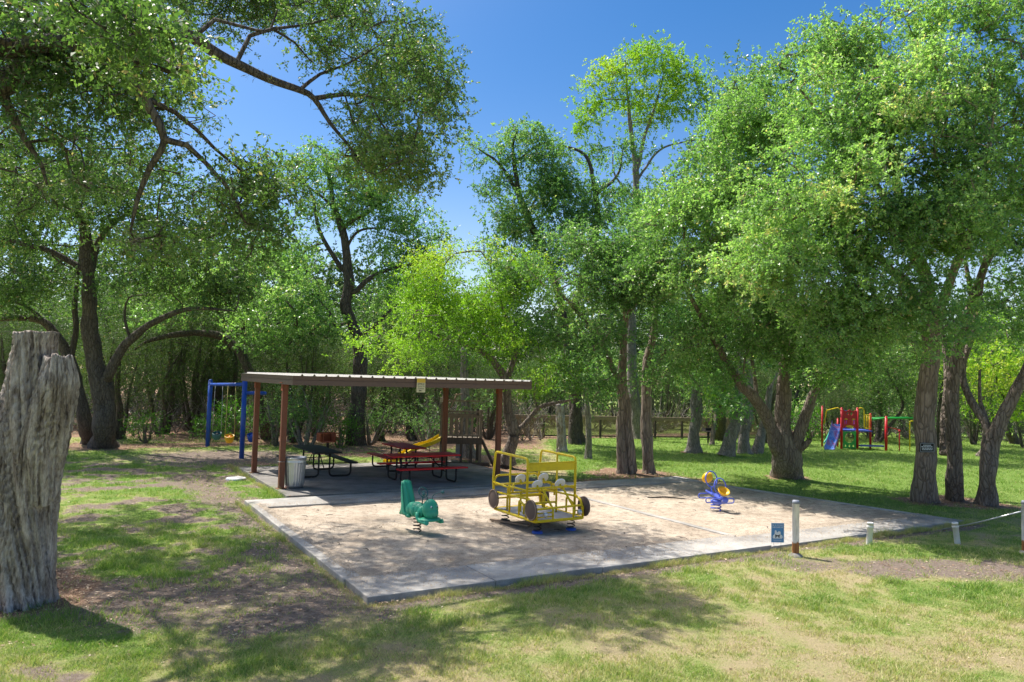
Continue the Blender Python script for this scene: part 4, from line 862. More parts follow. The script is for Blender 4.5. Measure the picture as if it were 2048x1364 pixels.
# named ones seen between the near things
GB = [('d', 250, 33, 1.0, 1, "dark juniper on thin stems in the gap right of the dark upright oak"),
      ('c', 330, 36, 1.0, 2, "dark juniper behind the gap left of the blue swings, branches to the ground"),
      ('d', 395, 38, 1.1, 3, "dark juniper directly left of the blue swing frame"),
      ('c', 455, 39, 1.0, 4, "dark juniper seen through the blue swing frame"),
      ('d', 590, 33.5, .85, 5, "bushy juniper in the shelter opening between the left posts and the grill"),
      ('c', 640, 37, .85, 6, "brownish juniper behind the barbecue grill"),
      ('d', 770, 35.5, .72, 1.3, "juniper just right of the tall gnarled oak under the shelter roof"),
      ('c', 830, 36, .72, 2.3, "broad dark juniper behind the yellow fort slide"),
      ('d', 980, 38, .7, 3.3, "small juniper between the fort and the right shelter post"),
      ('u', 620, 31.5, .8, .4, "thin leafy brush left of the barbecue grill"),
      ('s', 686, 32, .62, 0, "bright green sapling clump at the foot of the tall gnarled oak"),
      ('s', 300, 31.5, .6, 2, "low dark green shrub on the leaf litter left of the swings"),
      ('s', 425, 33, .6, 1, "leafy shrub behind the green swing seat"),
      ('s', 478, 34, .75, 4, "leafy shrub behind the yellow swing seat"),
      ('u', 745, 33.5, .75, 3.4, "thin stemmed brush at the right foot of the tall gnarled oak"),
      ('u', 560, 32, .7, 5.1, "sparse brush showing between the two left shelter posts"),
      ('u', 860, 33, .7, 2.1, "sparse brush left of the wooden play fort"),
      ('s', 1620, 44, .9, 2.8, "yellow green bush left of the coloured play frame"),
      ('u', 1760, 45, 1.0, 4.8, "tangled brush behind the green climbing ladder"),
      ('u', 1850, 43, .9, 1.8, "brush behind the yellow end of the climbing ladder"),
      ('e', 1960, 36, .85, .7, "glowing yellow green tree between the far right trunks"),
      ('e', 1425, 38, .55, 1.9, "small bright elm beside the pale lone trunk on the lawn")]
for k, px, Y, s, rot, lab in GB: putpx(k, px, Y, s, rot, lab)
rr_ = random.Random(5)
GW = "trees of the woods behind the lawn"
for Y, step, kinds in ((42, 95, 'cmcdo'), (49, 80, 'mocmd'), (58, 70, 'omoc')):
    px = -60 + (Y % 7) * 9
    i = 0
    while px < 2140:
        k = kinds[(i * 3 + int(Y)) % len(kinds)]; i += 1
        if 690 < px < 1030 and Y > 45 and k == 'o': k = 'd'
        s = rr_.uniform(.7, .95)
        if 860 < px < 1560: s *= .62 if k in 'om' else .8
        if 1560 <= px: s *= .8
        if not (1030 < px < 1500 and Y < 48):
            where = [w_ for lim_, w_ in ((150, "far back between the stump and the left oaks"), (420, "far back between the dark upright oak and the swings"), (560, "far back in line with the blue swing frame"), (740, "far back in line with the shelter's left half"),
                     (900, "far back in line with the yellow fort slide"), (1060, "far back in line with the wooden fort"), (1280, "beyond the brown fence's left half"), (1500, "beyond the brown fence's right half"), (1660, "far back behind the stout split oak"), (1840, "far back behind the coloured play frame"), (9999, "far back between the far right trunks")) if px < lim_][0]
            what = {'c': "tall dark juniper", 'd': "low dark juniper", 'm': "three stemmed woodland oak", 'o': "tall woodland oak"}[k]
            putpx(k, px + rr_.uniform(-18, 18), Y + rr_.uniform(-1.5, 2), s, rr_.uniform(0, 6.28), what + " " + where, what + "s " + where)
        px += step * rr_.uniform(.8, 1.25)
for p_ in PR: assert p_ in used
# ---------------------------------------------------------------- materials for things
M_REDPOST = paint("brown_red_paint", (.17, .055, .028), .5, .3)
M_FASCIA = paint("brown_fascia", (.125, .083, .068), .5, .25)
M_ROOF = paint("pale_roof_sheet", (.50, .48, .45), .4, .2)
M_BLACK = paint("black_coating", (.012, .012, .013), .62, .15, dirt=(.08, .07, .06))
M_RED = paint("red_coating", (.60, .014, .02), .5, .2, dirt=(.2, .05, .04))
M_DRED = paint("dark_red_coating", (.38, .018, .014), .62, .3)
M_YEL = paint("yellow_paint", (.72, .53, .008), .4, .38, dirt=(.3, .18, .03))
M_BLUE = paint("blue_paint", (.015, .08, .42), .4, .25)
M_VIOL = paint("lavender_blue_paint", (.10, .15, .60), .4, .15)
M_GREEN = paint("sea_green_plastic", (.045, .38, .225), .38, .10, dirt=(.05, .2, .12))
M_TEAL = paint("teal_metal", (.03, .13, .13), .4, .2)
M_ORY = paint("golden_plastic", (.75, .42, .01), .35, .1)
M_ORANGE = paint("orange_plastic", (.7, .22, .01), .4, .1)
M_WHITE = paint("white_plastic", (.78, .78, .80), .4, .1)
M_PVC = paint("white_pipe", (.74, .73, .72), .45, .25)
M_STEEL = paint("spring_steel", (.02, .018, .018), .5, .3)
M_GALV = paint("galvanised_steel", (.55, .57, .60), .38, .2, metal=.75)
M_DECKG = paint("grey_deck", (.24, .25, .30), .5, .4, dirt=(.5, .5, .52), sc_=4)
M_WHEEL = paint("brown_plastic_disc", (.11, .075, .065), .6, .3)
M_RUST = paint("rusty_iron", (.27, .075, .035), .85, .5, dirt=(.12, .05, .03))
M_DARK = paint("dark_iron", (.03, .026, .024), .7, .3)
M_BGREEN = paint("green_panel", (.02, .33, .05), .4, .1)
M_BRED = paint("bright_red_panel", (.50, .012, .02), .4, .1)
M_BBLUE = paint("blue_deck", (.06, .10, .48), .4, .15)
M_FORT = wood("weathered_planks", (.15, .115, .085), (.29, .235, .18))
M_FORTD = wood("dark_planks", (.06, .046, .036), (.13, .10, .08))
M_PLANK = wood("old_board", (.22, .15, .10), (.38, .28, .20))
M_ROPE = paint("pale_rope", (.45, .38, .14), .9, .1)
M_CHAIN = paint("chain_steel", (.33, .33, .34), .5, .2, metal=.6)
M_EYE = paint("white_eye", (.8, .8, .8), .3, 0); M_PUP = paint("black_pupil", (.01, .01, .01), .3, 0)
M_SIGNY = paint("cream_sign", (.62, .58, .36), .5, .1); M_SIGNY2 = paint("faded_yellow", (.62, .42, .05), .5, .1)
M_SIGNB = paint("light_blue_sign", (.09, .27, .52), .5, .05); M_INK = paint("black_ink", (.02, .02, .02), .6, 0); M_WINK = paint("white_ink", (.72, .76, .78), .6, 0)

def text(name, s, size, mat, parent, M, ext=.001, align='CENTER'):
    cu = bpy.data.curves.new(name, 'FONT'); cu.body = s; cu.size = size; cu.extrude = ext; cu.align_x = align; cu.resolution_u = 2
    t = bpy.data.objects.new(name, cu); col.objects.link(t)
    me = bpy.data.meshes.new_from_object(t.evaluated_get(bpy.context.evaluated_depsgraph_get())); bpy.data.objects.remove(t)
    me.materials.clear(); me.materials.append(mat)
    o = bpy.data.objects.new(name, me); col.objects.link(o); o.parent = parent; o.matrix_local = M
    return o
# --- picnic shelter (a: 4.8..11.75, b: 18.8..25.3)
SH = W(4.8, 18.8); sh = empty("picnic_shelter", SH, TH, "open picnic shelter with flat ribbed roof on four red brown posts", "shelter")
for a, b in ((4.9, 19.95), (4.93, 23.4), (11.5, 20.2), (11.3, 23.6)):
    mb = MB(); mb.box(a - 4.8 - .07, a - 4.8 + .07, b - 18.8 - .07, b - 18.8 + .07, .07, 2.84); mb.box(a - 4.8 - .13, a - 4.8 + .13, b - 18.8 - .13, b - 18.8 + .13, .081, .092)
    mb.build("post", M_REDPOST, sh, .008)
def fascia(x0, x1, y0, y1, nm, zt0, zt1):
    mb = MB(); mb.box(x0, x1, y0, y1, 2.79, 2.915); mb.box(x0 + .012, x1 - .012, y0 + .012, y1 - .012, 2.915, 2.93); mb.box(x0, x1, y0, y1, 2.93, zt0)
    mb.build(nm, M_FASCIA, sh, .004)
fascia(0, 7.0, 0, .05, "fascia", 3.02, 3.02); fascia(0, .05, .052, 6.5, "fascia", 3.02, 3.02); fascia(6.95, 7.0, .052, 6.5, "fascia", 3.02, 3.02); fascia(.052, 6.948, 6.45, 6.5, "fascia", 3.02, 3.02)
for y in (1.2, 4.8):
    mb = MB(); mb.box(.055, 6.945, y - .05, y + .05, 2.843, 3.0); mb.build("beam", M_REDPOST, sh)
mb = MB()
for x in np.arange(.7, 6.9, .9): mb.box(x - .025, x + .025, .055, 1.149, 2.90, 3.0); mb.box(x - .025, x + .025, 1.251, 4.749, 2.90, 3.0); mb.box(x - .025, x + .025, 4.851, 6.445, 2.90, 3.0)
mb.build("purlins", M_REDPOST, sh)
prof = []; x = -.06; pitch_ = .305          # trapezoid ribs running front to back
while x < 6.75:
    prof += [(x, 0), (x + .235, 0), (x + .255, .042), (x + .285, .042)]; x += pitch_
prof.append((x, 0)); V = []; F = []
for px_, pz in prof:
    for yy in (-.06, 6.56):
        zz_ = 3.026 + pz + (yy + .06) * .002; V += [(px_, yy, zz_), (px_, yy, zz_ - .004)]
for i in range(len(prof) - 1):
    a = i * 4; b = a + 4
    F += [(a, b, b + 2, a + 2), (a + 1, a + 3, b + 3, b + 1), (a, a + 1, b + 1, b), (a + 2, b + 2, b + 3, a + 3)]
MB().add(V, F).build("roof_sheet", M_ROOF, sh)
mb = MB(); mb.ring((.1, 1.15, .78), .105, .006, k=16, kk=5); mb.build("wire_tie", M_CHAIN, sh)

for a, b in ((4.9, 19.95), (4.93, 23.4), (11.5, 20.2), (11.3, 23.6)):
    mb = MB(); xx, yy = a - 4.8, b - 18.8; mb.box(xx - .12, xx + .12, yy - .12, yy + .12, 2.825, 2.8415); mb.box(xx - .085, xx - .0715, yy - .085, yy + .085, 2.62, 2.824); mb.build("bracket", M_RUST, sh)
# --- smile sign hung on the fascia
sp = None
for a in np.arange(5, 12, .02):
    q = W(a, 18.74, 2.9); u = q.x / q.y * FPX + 1024
    if sp is None or abs(u - 845) < abs(sp[1] - 845): sp = (a, u)
sg = empty("camera_sign", W(sp[0], 18.735, 2.75), TH, "small cream notice with black lettering hung on the shelter's front edge", "sign")
mb = MB(); mb.box(-.125, .125, -.004, .004, -.09, .29); mb.build("board", M_SIGNY, sg)
mb = MB(); mb.box(-.121, .121, -.007, -.0045, .17, .286); mb.build("yellow_band", M_SIGNY2, sg)
FR = RX(90)
for s, sz, z in (("SMILE", .082, .105), ("You're on", .052, .052), ("Camera", .058, -.005)): text("lettering", s, sz, M_INK, sg, TR(0, -.0065, z) @ FR)
mb = MB(); mb.box(-.05, .0, -.007, -.0045, -.06, -.035); mb.box(.0, .03, -.007, -.0045, -.053, -.042); mb.cyl((-.06, -.0065, -.048), (-.045, -.0065, -.048), .012, 8); mb.build("camera_pictogram", M_INK, sg)

# --- trash can
cn = empty("trash_can", G(588, 975, .08), 0.4, "galvanised ribbed trash can beside the front left shelter post", "trash can")
mb = MB(); kz = [(.0, .02), (.225, .02), (.228, .0), (.232, .07)] + [(.236 + .045 * t, .08 + t * .56) for t in np.linspace(0, 1, 6)] + [(.285, .66), (.292, .68), (.283, .70), (.287, .77), (.298, .785), (.298, .80), (.285, .80), (.27, .6), (.22, .06), (0, .06)]
mb.lathe(kz, 96, None, lambda t, i: 1 + (.022 * math.copysign(1, math.sin(t * 24)) if 4 <= i <= 9 else 0)); mb.build("can_body", M_GALV, cn)
for s in (-1, 1):
    mb = MB(); mb.bent([(s * .28, -.07, .6), (s * .34, -.07, .58), (s * .34, .07, .58), (s * .28, .07, .6)], .008, .03, 6); mb.build("handle", M_GALV, cn)

# --- picnic tables: long axis = local y
def table(label, loc, rz, L, mtop, mseat, mleg, wtop=.80):
    t = empty("picnic_table", loc, rz, label, "picnic table")
    mb = MB(); mb.box(-wtop / 2, wtop / 2, -L / 2, L / 2, .715, .76); mb.build("tabletop", mtop, t, .018)
    for s in (-1, 1):
        mb = MB(); mb.box(s * .76 - .14, s * .76 + .14, -L / 2, L / 2, .415, .455); mb.build("bench_seat", mseat, t, .015)
    for e in (-1, 1):
        y = e * L * .34
        for s in (-1, 1):
            mb = MB(); mb.bent([(s * .16, y, .714), (s * .16, y, .03), (s * .80, y, .03), (s * .80, y, .414)], .027, .13, 10); mb.build("leg", mleg, t)
        mb = MB(); mb.tube([(0, y, .25), (0, y - e * L * .24, .712)], .016, 6); mb.tube([(-.15, y, .25), (.15, y, .25)], .016, 6); mb.tube([(-.70, y, .40), (.70, y, .40)], .016, 6); mb.build("brace", mleg, t)
    return t
table("black picnic table standing left under the shelter", W(6.55, 22.55, .08), TH, 2.45, M_BLACK, M_BLACK, M_BLACK)
table("front red picnic table with its long bright bench facing the gravel", W(8.95, 20.15, .08), TH + math.pi / 2, 2.1, M_RED, M_RED, M_BLACK)
table("darker red picnic table at the back, set crossways behind the front red one", W(9.5, 22.9, .08), TH, 1.9, M_DRED, M_DRED, M_BLACK)

# --- barbecue grills
gp = G(655, 903); gr_ = empty("barbecue_grill", gp, TH + .1, "rusty red pedestal barbecue grill on the grass behind the shelter", "grill")
k_ = gp.y / FPX
mb = MB(); mb.cyl((0, 0, -.1), (0, 0, .38), .05, 12); mb.build("pedestal", M_DARK, gr_)
mb = MB(); x0, x1 = -.17, .17
mb.box(-.30, .22, -.25, .25, .38, .40); mb.box(-.30, -.28, -.25, .25, .40, .74); mb.box(.20, .22, -.25, .25, .40, .74); mb.box(-.279, .199, .23, .25, .40, .74); mb.build("firebox", M_RUST, gr_)
mb = MB()
for z in (.48, .56, .64): mb.box(.221, .40, -.22, -.19, z, z + .025)
mb.box(-.33, .40, -.27, -.24, .72, .75); mb.box(-.33, .40, .24, .27, .72, .75); mb.box(-.40, -.35, -.2, .2, .42, .73); mb.build("grate", M_RUST, gr_)
g2p = G(1416, 886); gr2 = empty("barbecue_grill", g2p, .3, "tiny dark pedestal grill out on the lawn beside the pale lone trunk", "grill")
mb = MB(); mb.cyl((0, 0, -.1), (0, 0, .62), .045, 10); mb.build("pedestal", M_DARK, gr2)
mb = MB(); mb.box(-.28, .28, -.2, .2, .6, .62); mb.box(-.28, -.26, -.2, .2, .62, .78); mb.box(.26, .28, -.2, .2, .62, .78); mb.box(-.259, .259, .18, .2, .62, .78); mb.build("firebox", M_DARK, gr2)

# --- blue swing frame
s1 = G(415, 893); s2 = G(483, 917); sw = empty("swing_set", s1, 0, "bright blue metal swing frame left of the shelter", "swing frame")
d = s2 - s1
mb = MB(); mb.cyl((0, 0, -.1), (0, 0, 2.66), .085, 18); mb.ell((0, 0, 2.66), .085); mb.build("post", M_BLUE, sw)
mb = MB(); mb.cyl((d.x, d.y, -.1), (d.x, d.y, 2.78), .085, 18); mb.ell((d.x, d.y, 2.78), .085); mb.build("post", M_BLUE, sw)
mb = MB(); mb.cyl((0, 0, 2.52), (d.x, d.y, 2.63), .065, 14); mb.build("top_bar", M_BLUE, sw)
ex = Vector((math.cos(.35), math.sin(.35), 0)); ae = d + ex * .70
mb = MB(); mb.cyl((d.x, d.y, 2.33), (ae.x, ae.y, 2.33), .065, 14); mb.ell((ae.x, ae.y, 2.33), .066); mb.build("side_arm", M_BLUE, sw)
def bucket(name, label, x, y, z, ztop, mat, mat2, chain, yaw, sway=0.0, half=.17):
    e = empty(name, (x, y, z), yaw, label, "swing seat")
    V = []; prof = [(.0, -.02), (.13, 0), (.165, .10), (.175, .22), (.165, .23), (.15, .1), (.12, .02), (0, .01)]
    mb = MB(); mb.lathe(prof, 20, Matrix.Diagonal((1, .8, 1.1, 1)) @ RX(18)); mb.build("bucket", mat, e)
    mb = MB(); mb.ell((.02, -.06, .14), (.09, .09, .10), None, 12, 8); mb.build("seat_pad", mat2, e)
    for s in (-1, 1):
        mb = MB(); mb.tube([(s * half, 0, .22), (s * half * .9, sway * .5, (ztop - z) * .45), (s * half * .8, sway, ztop - z)], .011, 5); mb.build("chain", chain[0] if True else None, e)
    return e
def on(t, z): return s1 + d * t + Vector((0, 0, z))
q = on(.28, .30); bucket("bucket_swing", "dark green bucket swing seat on chains, nearest the far blue post", q.x, q.y, .42, 2.5, M_TEAL, M_BLACK, [M_CHAIN], .4)
q = on(.66, .30); bucket("bucket_swing", "yellow and orange bucket swing seat hanging mid frame", q.x, q.y, .45, 2.54, M_ORY, M_ORANGE, [M_ROPE], .2)
q = s1 + d + ex * .33; bucket("bucket_swing", "blue bucket swing seat with yellow ropes tight against the shelter post", q.x, q.y, .62, 2.28, M_BLUE, M_BLUE, [M_ROPE], .1)

# --- white lid flat on the ground
ld = empty("round_lid", G(472, 957), 0, "round white utility lid lying flat in the litter left of the slab", "lid")
mb = MB(); mb.lathe([(0, .03), (.24, .03), (.27, .02), (.28, 0), (.28, -.03)], 32); mb.build("cover", M_PVC, ld); mb = MB(); mb.ring((0, 0, .031), .19, .006, k=24, kk=5); mb.build("rim", M_GALV, ld)

# --- wooden play fort with slide
fb = P(920, 900, 27.6); fb.z = 0; ft = empty("play_fort", fb, .12, "grey weathered wooden play fort behind the right end of the shelter", "play fort")
hw = .68
def post_(x, y, z1, m_=M_FORT, w_=.1):
    mb = MB(); mb.box(x - w_ / 2, x + w_ / 2, y - w_ / 2, y + w_ / 2, -.05, z1); mb.build("post", m_, ft)
post_(-hw, -hw, 2.2, M_FORT, .13); post_(hw, -hw, 1.95); post_(-hw, hw, 2.1, M_FORTD); post_(hw, hw, 1.9, M_FORTD); post_(-hw * .0, -hw, .86, M_FORTD, .09); post_(.35, -hw, .86, M_FORTD, .09)
mb = MB()
for i in range(9): mb.box(-hw + i * .153, -hw + i * .153 + .14, -hw - .05, hw + .05, .88, .92)
mb.build("deck", M_FORT, ft)
mb = MB(); mb.box(-hw - .06, hw + .06, -hw - .101, -hw - .056, .72, .95); mb.box(-hw - .06, hw + .06, hw + .056, hw + .101, .72, .95); mb.build("deck_beam", M_FORTD, ft)
mb = MB()
for s in (-1, 1):
    mb.box(-hw - .05, hw + .05, s * (hw + .065) - .02, s * (hw + .065) + .02, 1.66, 1.74); mb.box(-hw - .05, hw + .05, s * (hw + .065) - .02, s * (hw + .065) + .02, 2.18 if s > 0 else 1.0, 2.24 if s > 0 else 1.06)
mb.box(hw + .055, hw + .095, -hw, hw, 1.66, 1.74); mb.box(-hw + .07, hw - .06, -hw - .02, -hw + .02, 1.84, 1.90); mb.build("rail", M_FORT, ft)
for i in range(7):
    x = -hw + .17 + i * .18; mb = MB(); mb.box(x - .022, x + .022, -hw - .044, -hw - .004, .95, 1.70); mb.build("baluster", M_FORT, ft)
for i in range(6):
    x = -hw + .15 + i * .2; mb = MB(); mb.box(x - .05, x + .05, hw + .02, hw + .04, .95, 1.72); mb.build("back_board", M_FORT, ft)
mb = MB(); mb.box(-.15, .12, .2, .23, .12, .88); mb.build("grey_panel", M_DECKG, ft)
mb = MB(); mb.beam((hw + .05, -hw + .1, .88), (hw + .5, -hw - .1, -.02), .09, .09); mb.build("brace", M_FORTD, ft)
mb = MB(); mb.box(-hw - .12, -hw + .10, -hw - .1, -hw + .1, 2.2, 2.34); mb.build("post_cap", M_ROOF, ft)
mb = MB(); mb.beam((-.42, -hw, 2.0), (-.2, -hw + .05, 2.5), .09, .03); mb.beam((-.32, -hw, 2.46), (-.02, -hw, 2.5), .12, .03); mb.build("plank_sign", M_PLANK, ft)
mb = MB(); mb.box(-hw - .9, hw + .3, -hw - .35, -hw - .25, -.02, .1); mb.build("ground_beam", M_FORTD, ft)
# slide: wavy chute going left and towards the viewer
A_ = Vector((-hw - .02, -hw + .2, .93)); B_ = Vector((-hw - 1.95, -hw - .55, .06)); dv = B_ - A_; V = []; F = []; n = 28
sd_ = Vector((-dv.y, dv.x, 0)).normalized()
prof = [(-.24, .11), (-.235, .0), (-.12, -.005), (-.10, .02), (.0, .0), (.10, .02), (.12, -.005), (.235, .0), (.24, .11), (.255, .11), (.25, -.03), (-.25, -.03), (-.255, .11)]
for i in range(n + 1):
    t = i / n; c = A_ + dv * t; c.z = A_.z + dv.z * (t + .045 * math.sin(t * 6.283 * 1.5)); 
    for o_, h in prof: V.append(c + sd_ * o_ + Vector((0, 0, h)))
m_ = len(prof)
for i in range(n):
    for j in range(m_): F.append((i * m_ + j, i * m_ + (j + 1) % m_, (i + 1) * m_ + (j + 1) % m_, (i + 1) * m_ + j))
mb = MB(); mb.add(V, F, False); mb.build("slide", M_YEL, ft)
mb = MB(); mb.box(-hw - .98, -hw - .90, -hw - .2, -hw - .12, -.05, .44); mb.box(-hw - .45, -hw - .42, -hw - .05, -hw, -.05, .66); mb.build("slide_support", M_PLANK, ft)

# --- yellow spring bus
o0 = G(1070, 1044, .30); bu = empty("spring_bus", (o0.x, o0.y, 0), math.radians(30.5), "yellow tubular spring bus with white steering wheels on the gravel", "spring rider")
BW, BL, Z0 = 1.17, 1.64, .30; r_ = .022; yw = .32
mb = MB()
mb.bent([(0, 0, Z0), (BW, 0, Z0), (BW, BL, Z0), (0, BL, Z0)], .03, .06, 8, True); mb.build("base_frame", M_YEL, bu)
mb = MB(); mb.box(.02, BW - .02, .02, BL - .02, Z0 - .008, Z0 + .012); mb.build("floor_plate", M_DECKG, bu)
for s, x in ((0, .0), (1, BW)):      # side frames
    mb = MB(); mb.bent([(x, BL - .02, Z0), (x, BL + .08, Z0 + .62), (x, BL, Z0 + 1.22), (x, yw, Z0 + 1.20), (x, yw, Z0)], .026, .10, 10)
    mb.tube([(x, (BL + yw) / 2 + .02, Z0), (x, (BL + yw) / 2 + .02, Z0 + 1.21)], r_, 8)
    mb.tube([(x, BL + .05, Z0 + .56), (x, (BL + yw) / 2, Z0 + .52)], r_, 8)
    mb.bent([(x, yw, Z0 + .56), (x, (BL + yw) / 2 + .1, Z0 + .56), (x, (BL + yw) / 2 + .1, Z0 + .30), ], r_, .08)
    mb.bent([(x, yw, Z0 + .42), (x, .08, Z0 + .34), (x, .02, Z0 + .02)], .026, .1)
    mb.bent([(x, yw, Z0 + .22), (x, .62, Z0 + .34), (x, .62, Z0 + .01)], r_, .07)
    mb.tube([(x, BL + .03, Z0 + .36), (x, yw, Z0 + .40)], r_, 8)
    mb.build("side_frame", M_YEL, bu)
mb = MB(); mb.bent([(.0, BL + .05, Z0 + .52), (.05, BL + .05, Z0 + .70), (BW - .05, BL + .05, Z0 + .70), (BW, BL + .05, Z0 + .52)], r_, .1)
mb.tube([(0, BL + .06, Z0 + .5), (BW, BL + .06, Z0 + .5)], r_, 8); mb.tube([(0, BL, Z0 + .22), (BW, BL, Z0 + .22)], r_, 8); mb.build("rear_frame", M_YEL, bu)
mb = MB(); mb.tube([(0, yw, Z0 + .60), (BW, yw, Z0 + .60)], r_, 8); mb.tube([(0, yw, Z0 + 1.10), (BW, yw, Z0 + 1.10)], .02, 8)
mb.tube([(.35, yw, Z0 + .60), (.42, .02, Z0 + .24)], r_, 8); mb.tube([(.85, yw, Z0 + .60), (.92, .02, Z0 + .24)], r_, 8)
mb.bent([(.04, .0, Z0), (.02, 0, Z0 + .24), (BW - .02, 0, Z0 + .26), (BW - .02, 0, Z0)], r_, .06)
for x in (.42, .92): mb.tube([(x, 0, Z0), (x, 0, Z0 + .25)], r_, 8)
for z in (.08, .16): mb.tube([(.93, 0, Z0 + z), (BW - .02, 0, Z0 + z)], .014, 6); mb.tube([(.04, 0, Z0 + z), (.41, 0, Z0 + z)], .014, 6)
mb.build("front_frame", M_YEL, bu)
mb = MB(); mb.box(.025, BW - .025, yw - .012, yw + .012, Z0 + .94, Z0 + 1.09); mb.build("header_panel", M_YEL, bu, .004)
mb = MB(); mb.tube([(0, 1.05, Z0 + .42), (BW, 1.05, Z0 + .42)], r_, 8); mb.bent([(.1, 1.05, Z0 + .42), (.1, 1.05, Z0 + .60), (BW - .1, 1.05, Z0 + .60), (BW - .1, 1.05, Z0 + .42)], r_, .08); mb.tube([(.3, 1.05, Z0 + .42), (.3, 1.05, Z0)], r_, 8); mb.tube([(.9, 1.05, Z0 + .42), (.9, 1.05, Z0)], r_, 8)
mb.bent([(.15, 1.35, Z0), (.15, 1.35, Z0 + .30), (1.05, 1.35, Z0 + .30), (1.05, 1.35, Z0)], r_, .06); mb.bent([(.2, .75, Z0), (.2, .75, Z0 + .22), (1.0, .75, Z0 + .22), (1.0, .75, Z0)], r_, .06); mb.build("seat_frame", M_YEL, bu)
for x, y, z in ((.30, yw + .10, .65), (.86, yw + .10, .65), (.32, 1.12, .68), (.90, 1.12, .68)):
    mb = MB(); Mx = TR(x, y, Z0 + z) @ RX(-62); mb.lathe([(0, .02), (.09, .025), (.115, .02), (.125, .0), (.115, -.02), (.09, -.012), (0, -.012)], 24, Mx); wh = mb.build("steering_wheel", M_WHITE, bu)
    mb = MB(); mb.tube([(x, y, Z0 + z - .01), (x + .01, y - .05, Z0 + z - .11)], .022, 8); mb.build("column", M_YEL, wh)
for x, y, z in ((-.05, BL - .06, .22), (-.05, .07, .22), (BW + .05, .07, .22), (BW + .05, BL - .06, .22)):
    mb = MB(); mb.lathe([(0, -.02), (.185, -.02), (.20, -.012), (.20, .012), (.185, .02), (.17, .014), (.0, .014)], 32, TR(x, y, Z0 + z) @ RY(90)); wl = mb.build("wheel", M_WHEEL, bu)
    mb = MB(); mb.ring((x + (.018 if x > 0 else -.018), y, Z0 + z), .19, .012, Matrix.Rotation(math.pi / 2, 4, 'Y').to_3x3().to_4x4(), 28, 6); mb.build("rim", M_PLANK, wl)
for x in (.22, 1.05):
    mb = MB(); mb.ell((x, -.03, Z0 + .13), (.055, .05, .06)); mb.build("headlight", M_GALV, bu)
for x, y in ((.2, .22), (1.02, .22), (.2, 1.5), (1.02, 1.5)):
    mb = MB(); mb.coil((x, y, .06), .075, .011, .22, 3.2); sp_ = mb.build("spring", M_STEEL, bu)
    mb = MB(); mb.lathe([(0, .07), (.10, .07), (.11, .05), (.11, .0)], 20, TR(x, y, 0)); mb.build("spring_base", M_BLUE if y < 1 else M_STEEL, sp_)
pk = empty("old_board", G(1015, 1046, .03), math.radians(-36), "weathered board lying on the gravel under the yellow bus", "board")
mb = MB(); mb.box(-.45, .55, -.045, .045, 0, .04); mb.build("board", M_PLANK, pk, .004)
mb = MB(); mb.cyl((-.38, 0, .039), (-.38, 0, .044), .008, 8); mb.build("nail", M_RUST, pk)

# --- green caterpillar spring rider : local x is forward
ct = empty("caterpillar_rider", G(834, 1062, .03), math.radians(-46), "sea green caterpillar spring rider with tall grooved seat back", "spring rider"); ct.scale = (1.0, 1.0, .98)
mb = MB(); path = []; rad = []
for i in range(61):
    t = i / 60; x = -.34 + .62 * t; z = .36 + .06 * math.sin(t * 3.14) + .02 * t - (.03 if t < .1 else 0)
    path.append((x, 0, z)); rad.append((.125 + .02 * math.sin(t * 3.1)) * (1 + .09 * abs(math.sin(t * math.pi * 5))) * min(1, .45 + t * 7) * (1 - .15 * max(0, t - .85) / .15))
mb.tube(path, rad, 20); mb.build("body", M_GREEN, ct)
def seatback():
    V = []; F = []; n = 14; m_ = 40
    for i in range(n + 1):
        t = i / n; z = .30 + t * .64; x = -.25 - .16 * t; w_ = .155 - .035 * t; dp = .105 * (1 - t) + .05
        if t > .9: dp *= .75; w_ *= .95
        for j in range(m_):
            a = 2 * math.pi * j / m_; cx, cy = math.cos(a), math.sin(a)
            gx = dp * math.copysign(abs(cx) ** .6, cx); gy = w_ * math.copysign(abs(cy) ** .6, cy)
            if cx > .2: gx -= .045 * (.5 + .5 * math.cos(gy / w_ * math.pi * 2)) * (1 if t > .12 else t / .12)
            V.append((x + gx, gy, z + (.035 * abs(math.sin(gy / w_ * math.pi)) if i == n else 0)))
    for i in range(n):
        for j in range(m_): F.append((i * m_ + j, i * m_ + (j + 1) % m_, (i + 1) * m_ + (j + 1) % m_, (i + 1) * m_ + j))
    F.append(tuple(n * m_ + j for j in range(m_))); F.append(tuple(reversed(range(m_))))
    return V, F
V, F = seatback(); mb = MB(); mb.add(V, F, True); mb.tube([(-.38, .0, .62), (-.45, 0, .5), (-.50, 0, .34), (-.58, 0, .27)], [.05, .06, .05, .03], 12); mb.build("seat_back", M_GREEN, ct)
mb = MB(); mb.ell((.40, 0, .50), (.150, .165, .195), None, 28, 18); mb.ell((.455, 0, .43), (.115, .14, .13), None, 24, 14); hd = mb.build("head", M_GREEN, ct)
for s in (-1, 1):
    mb = MB(); mb.ell((.515, s * .068, .555), (.020, .018, .030)); ey = mb.build("eye", M_EYE, hd)
    mb = MB(); mb.ell((.534, s * .066, .548), (.012, .010, .016)); mb.build("pupil", M_PUP, ey)
    mb = MB(); mb.bent([(.38, s * .05, .66), (.38, s * .07, .76), (.44, s * .17, .82), (.47, s * .22, .82)], .008, .05, 6); an = mb.build("antenna", M_TEAL, hd); mb = MB(); mb.ell((.48, s * .235, .82), .034); mb.build("antenna_knob", M_TEAL, an)
mb = MB(); mb.tube([(.563, .10 * math.sin(t), .385 - .02 * math.cos(t * 1.0) + .045 * t * t * .5) for t in np.linspace(-.8, .8, 9)], .005, 6); mb.build("mouth", M_TEAL, hd)
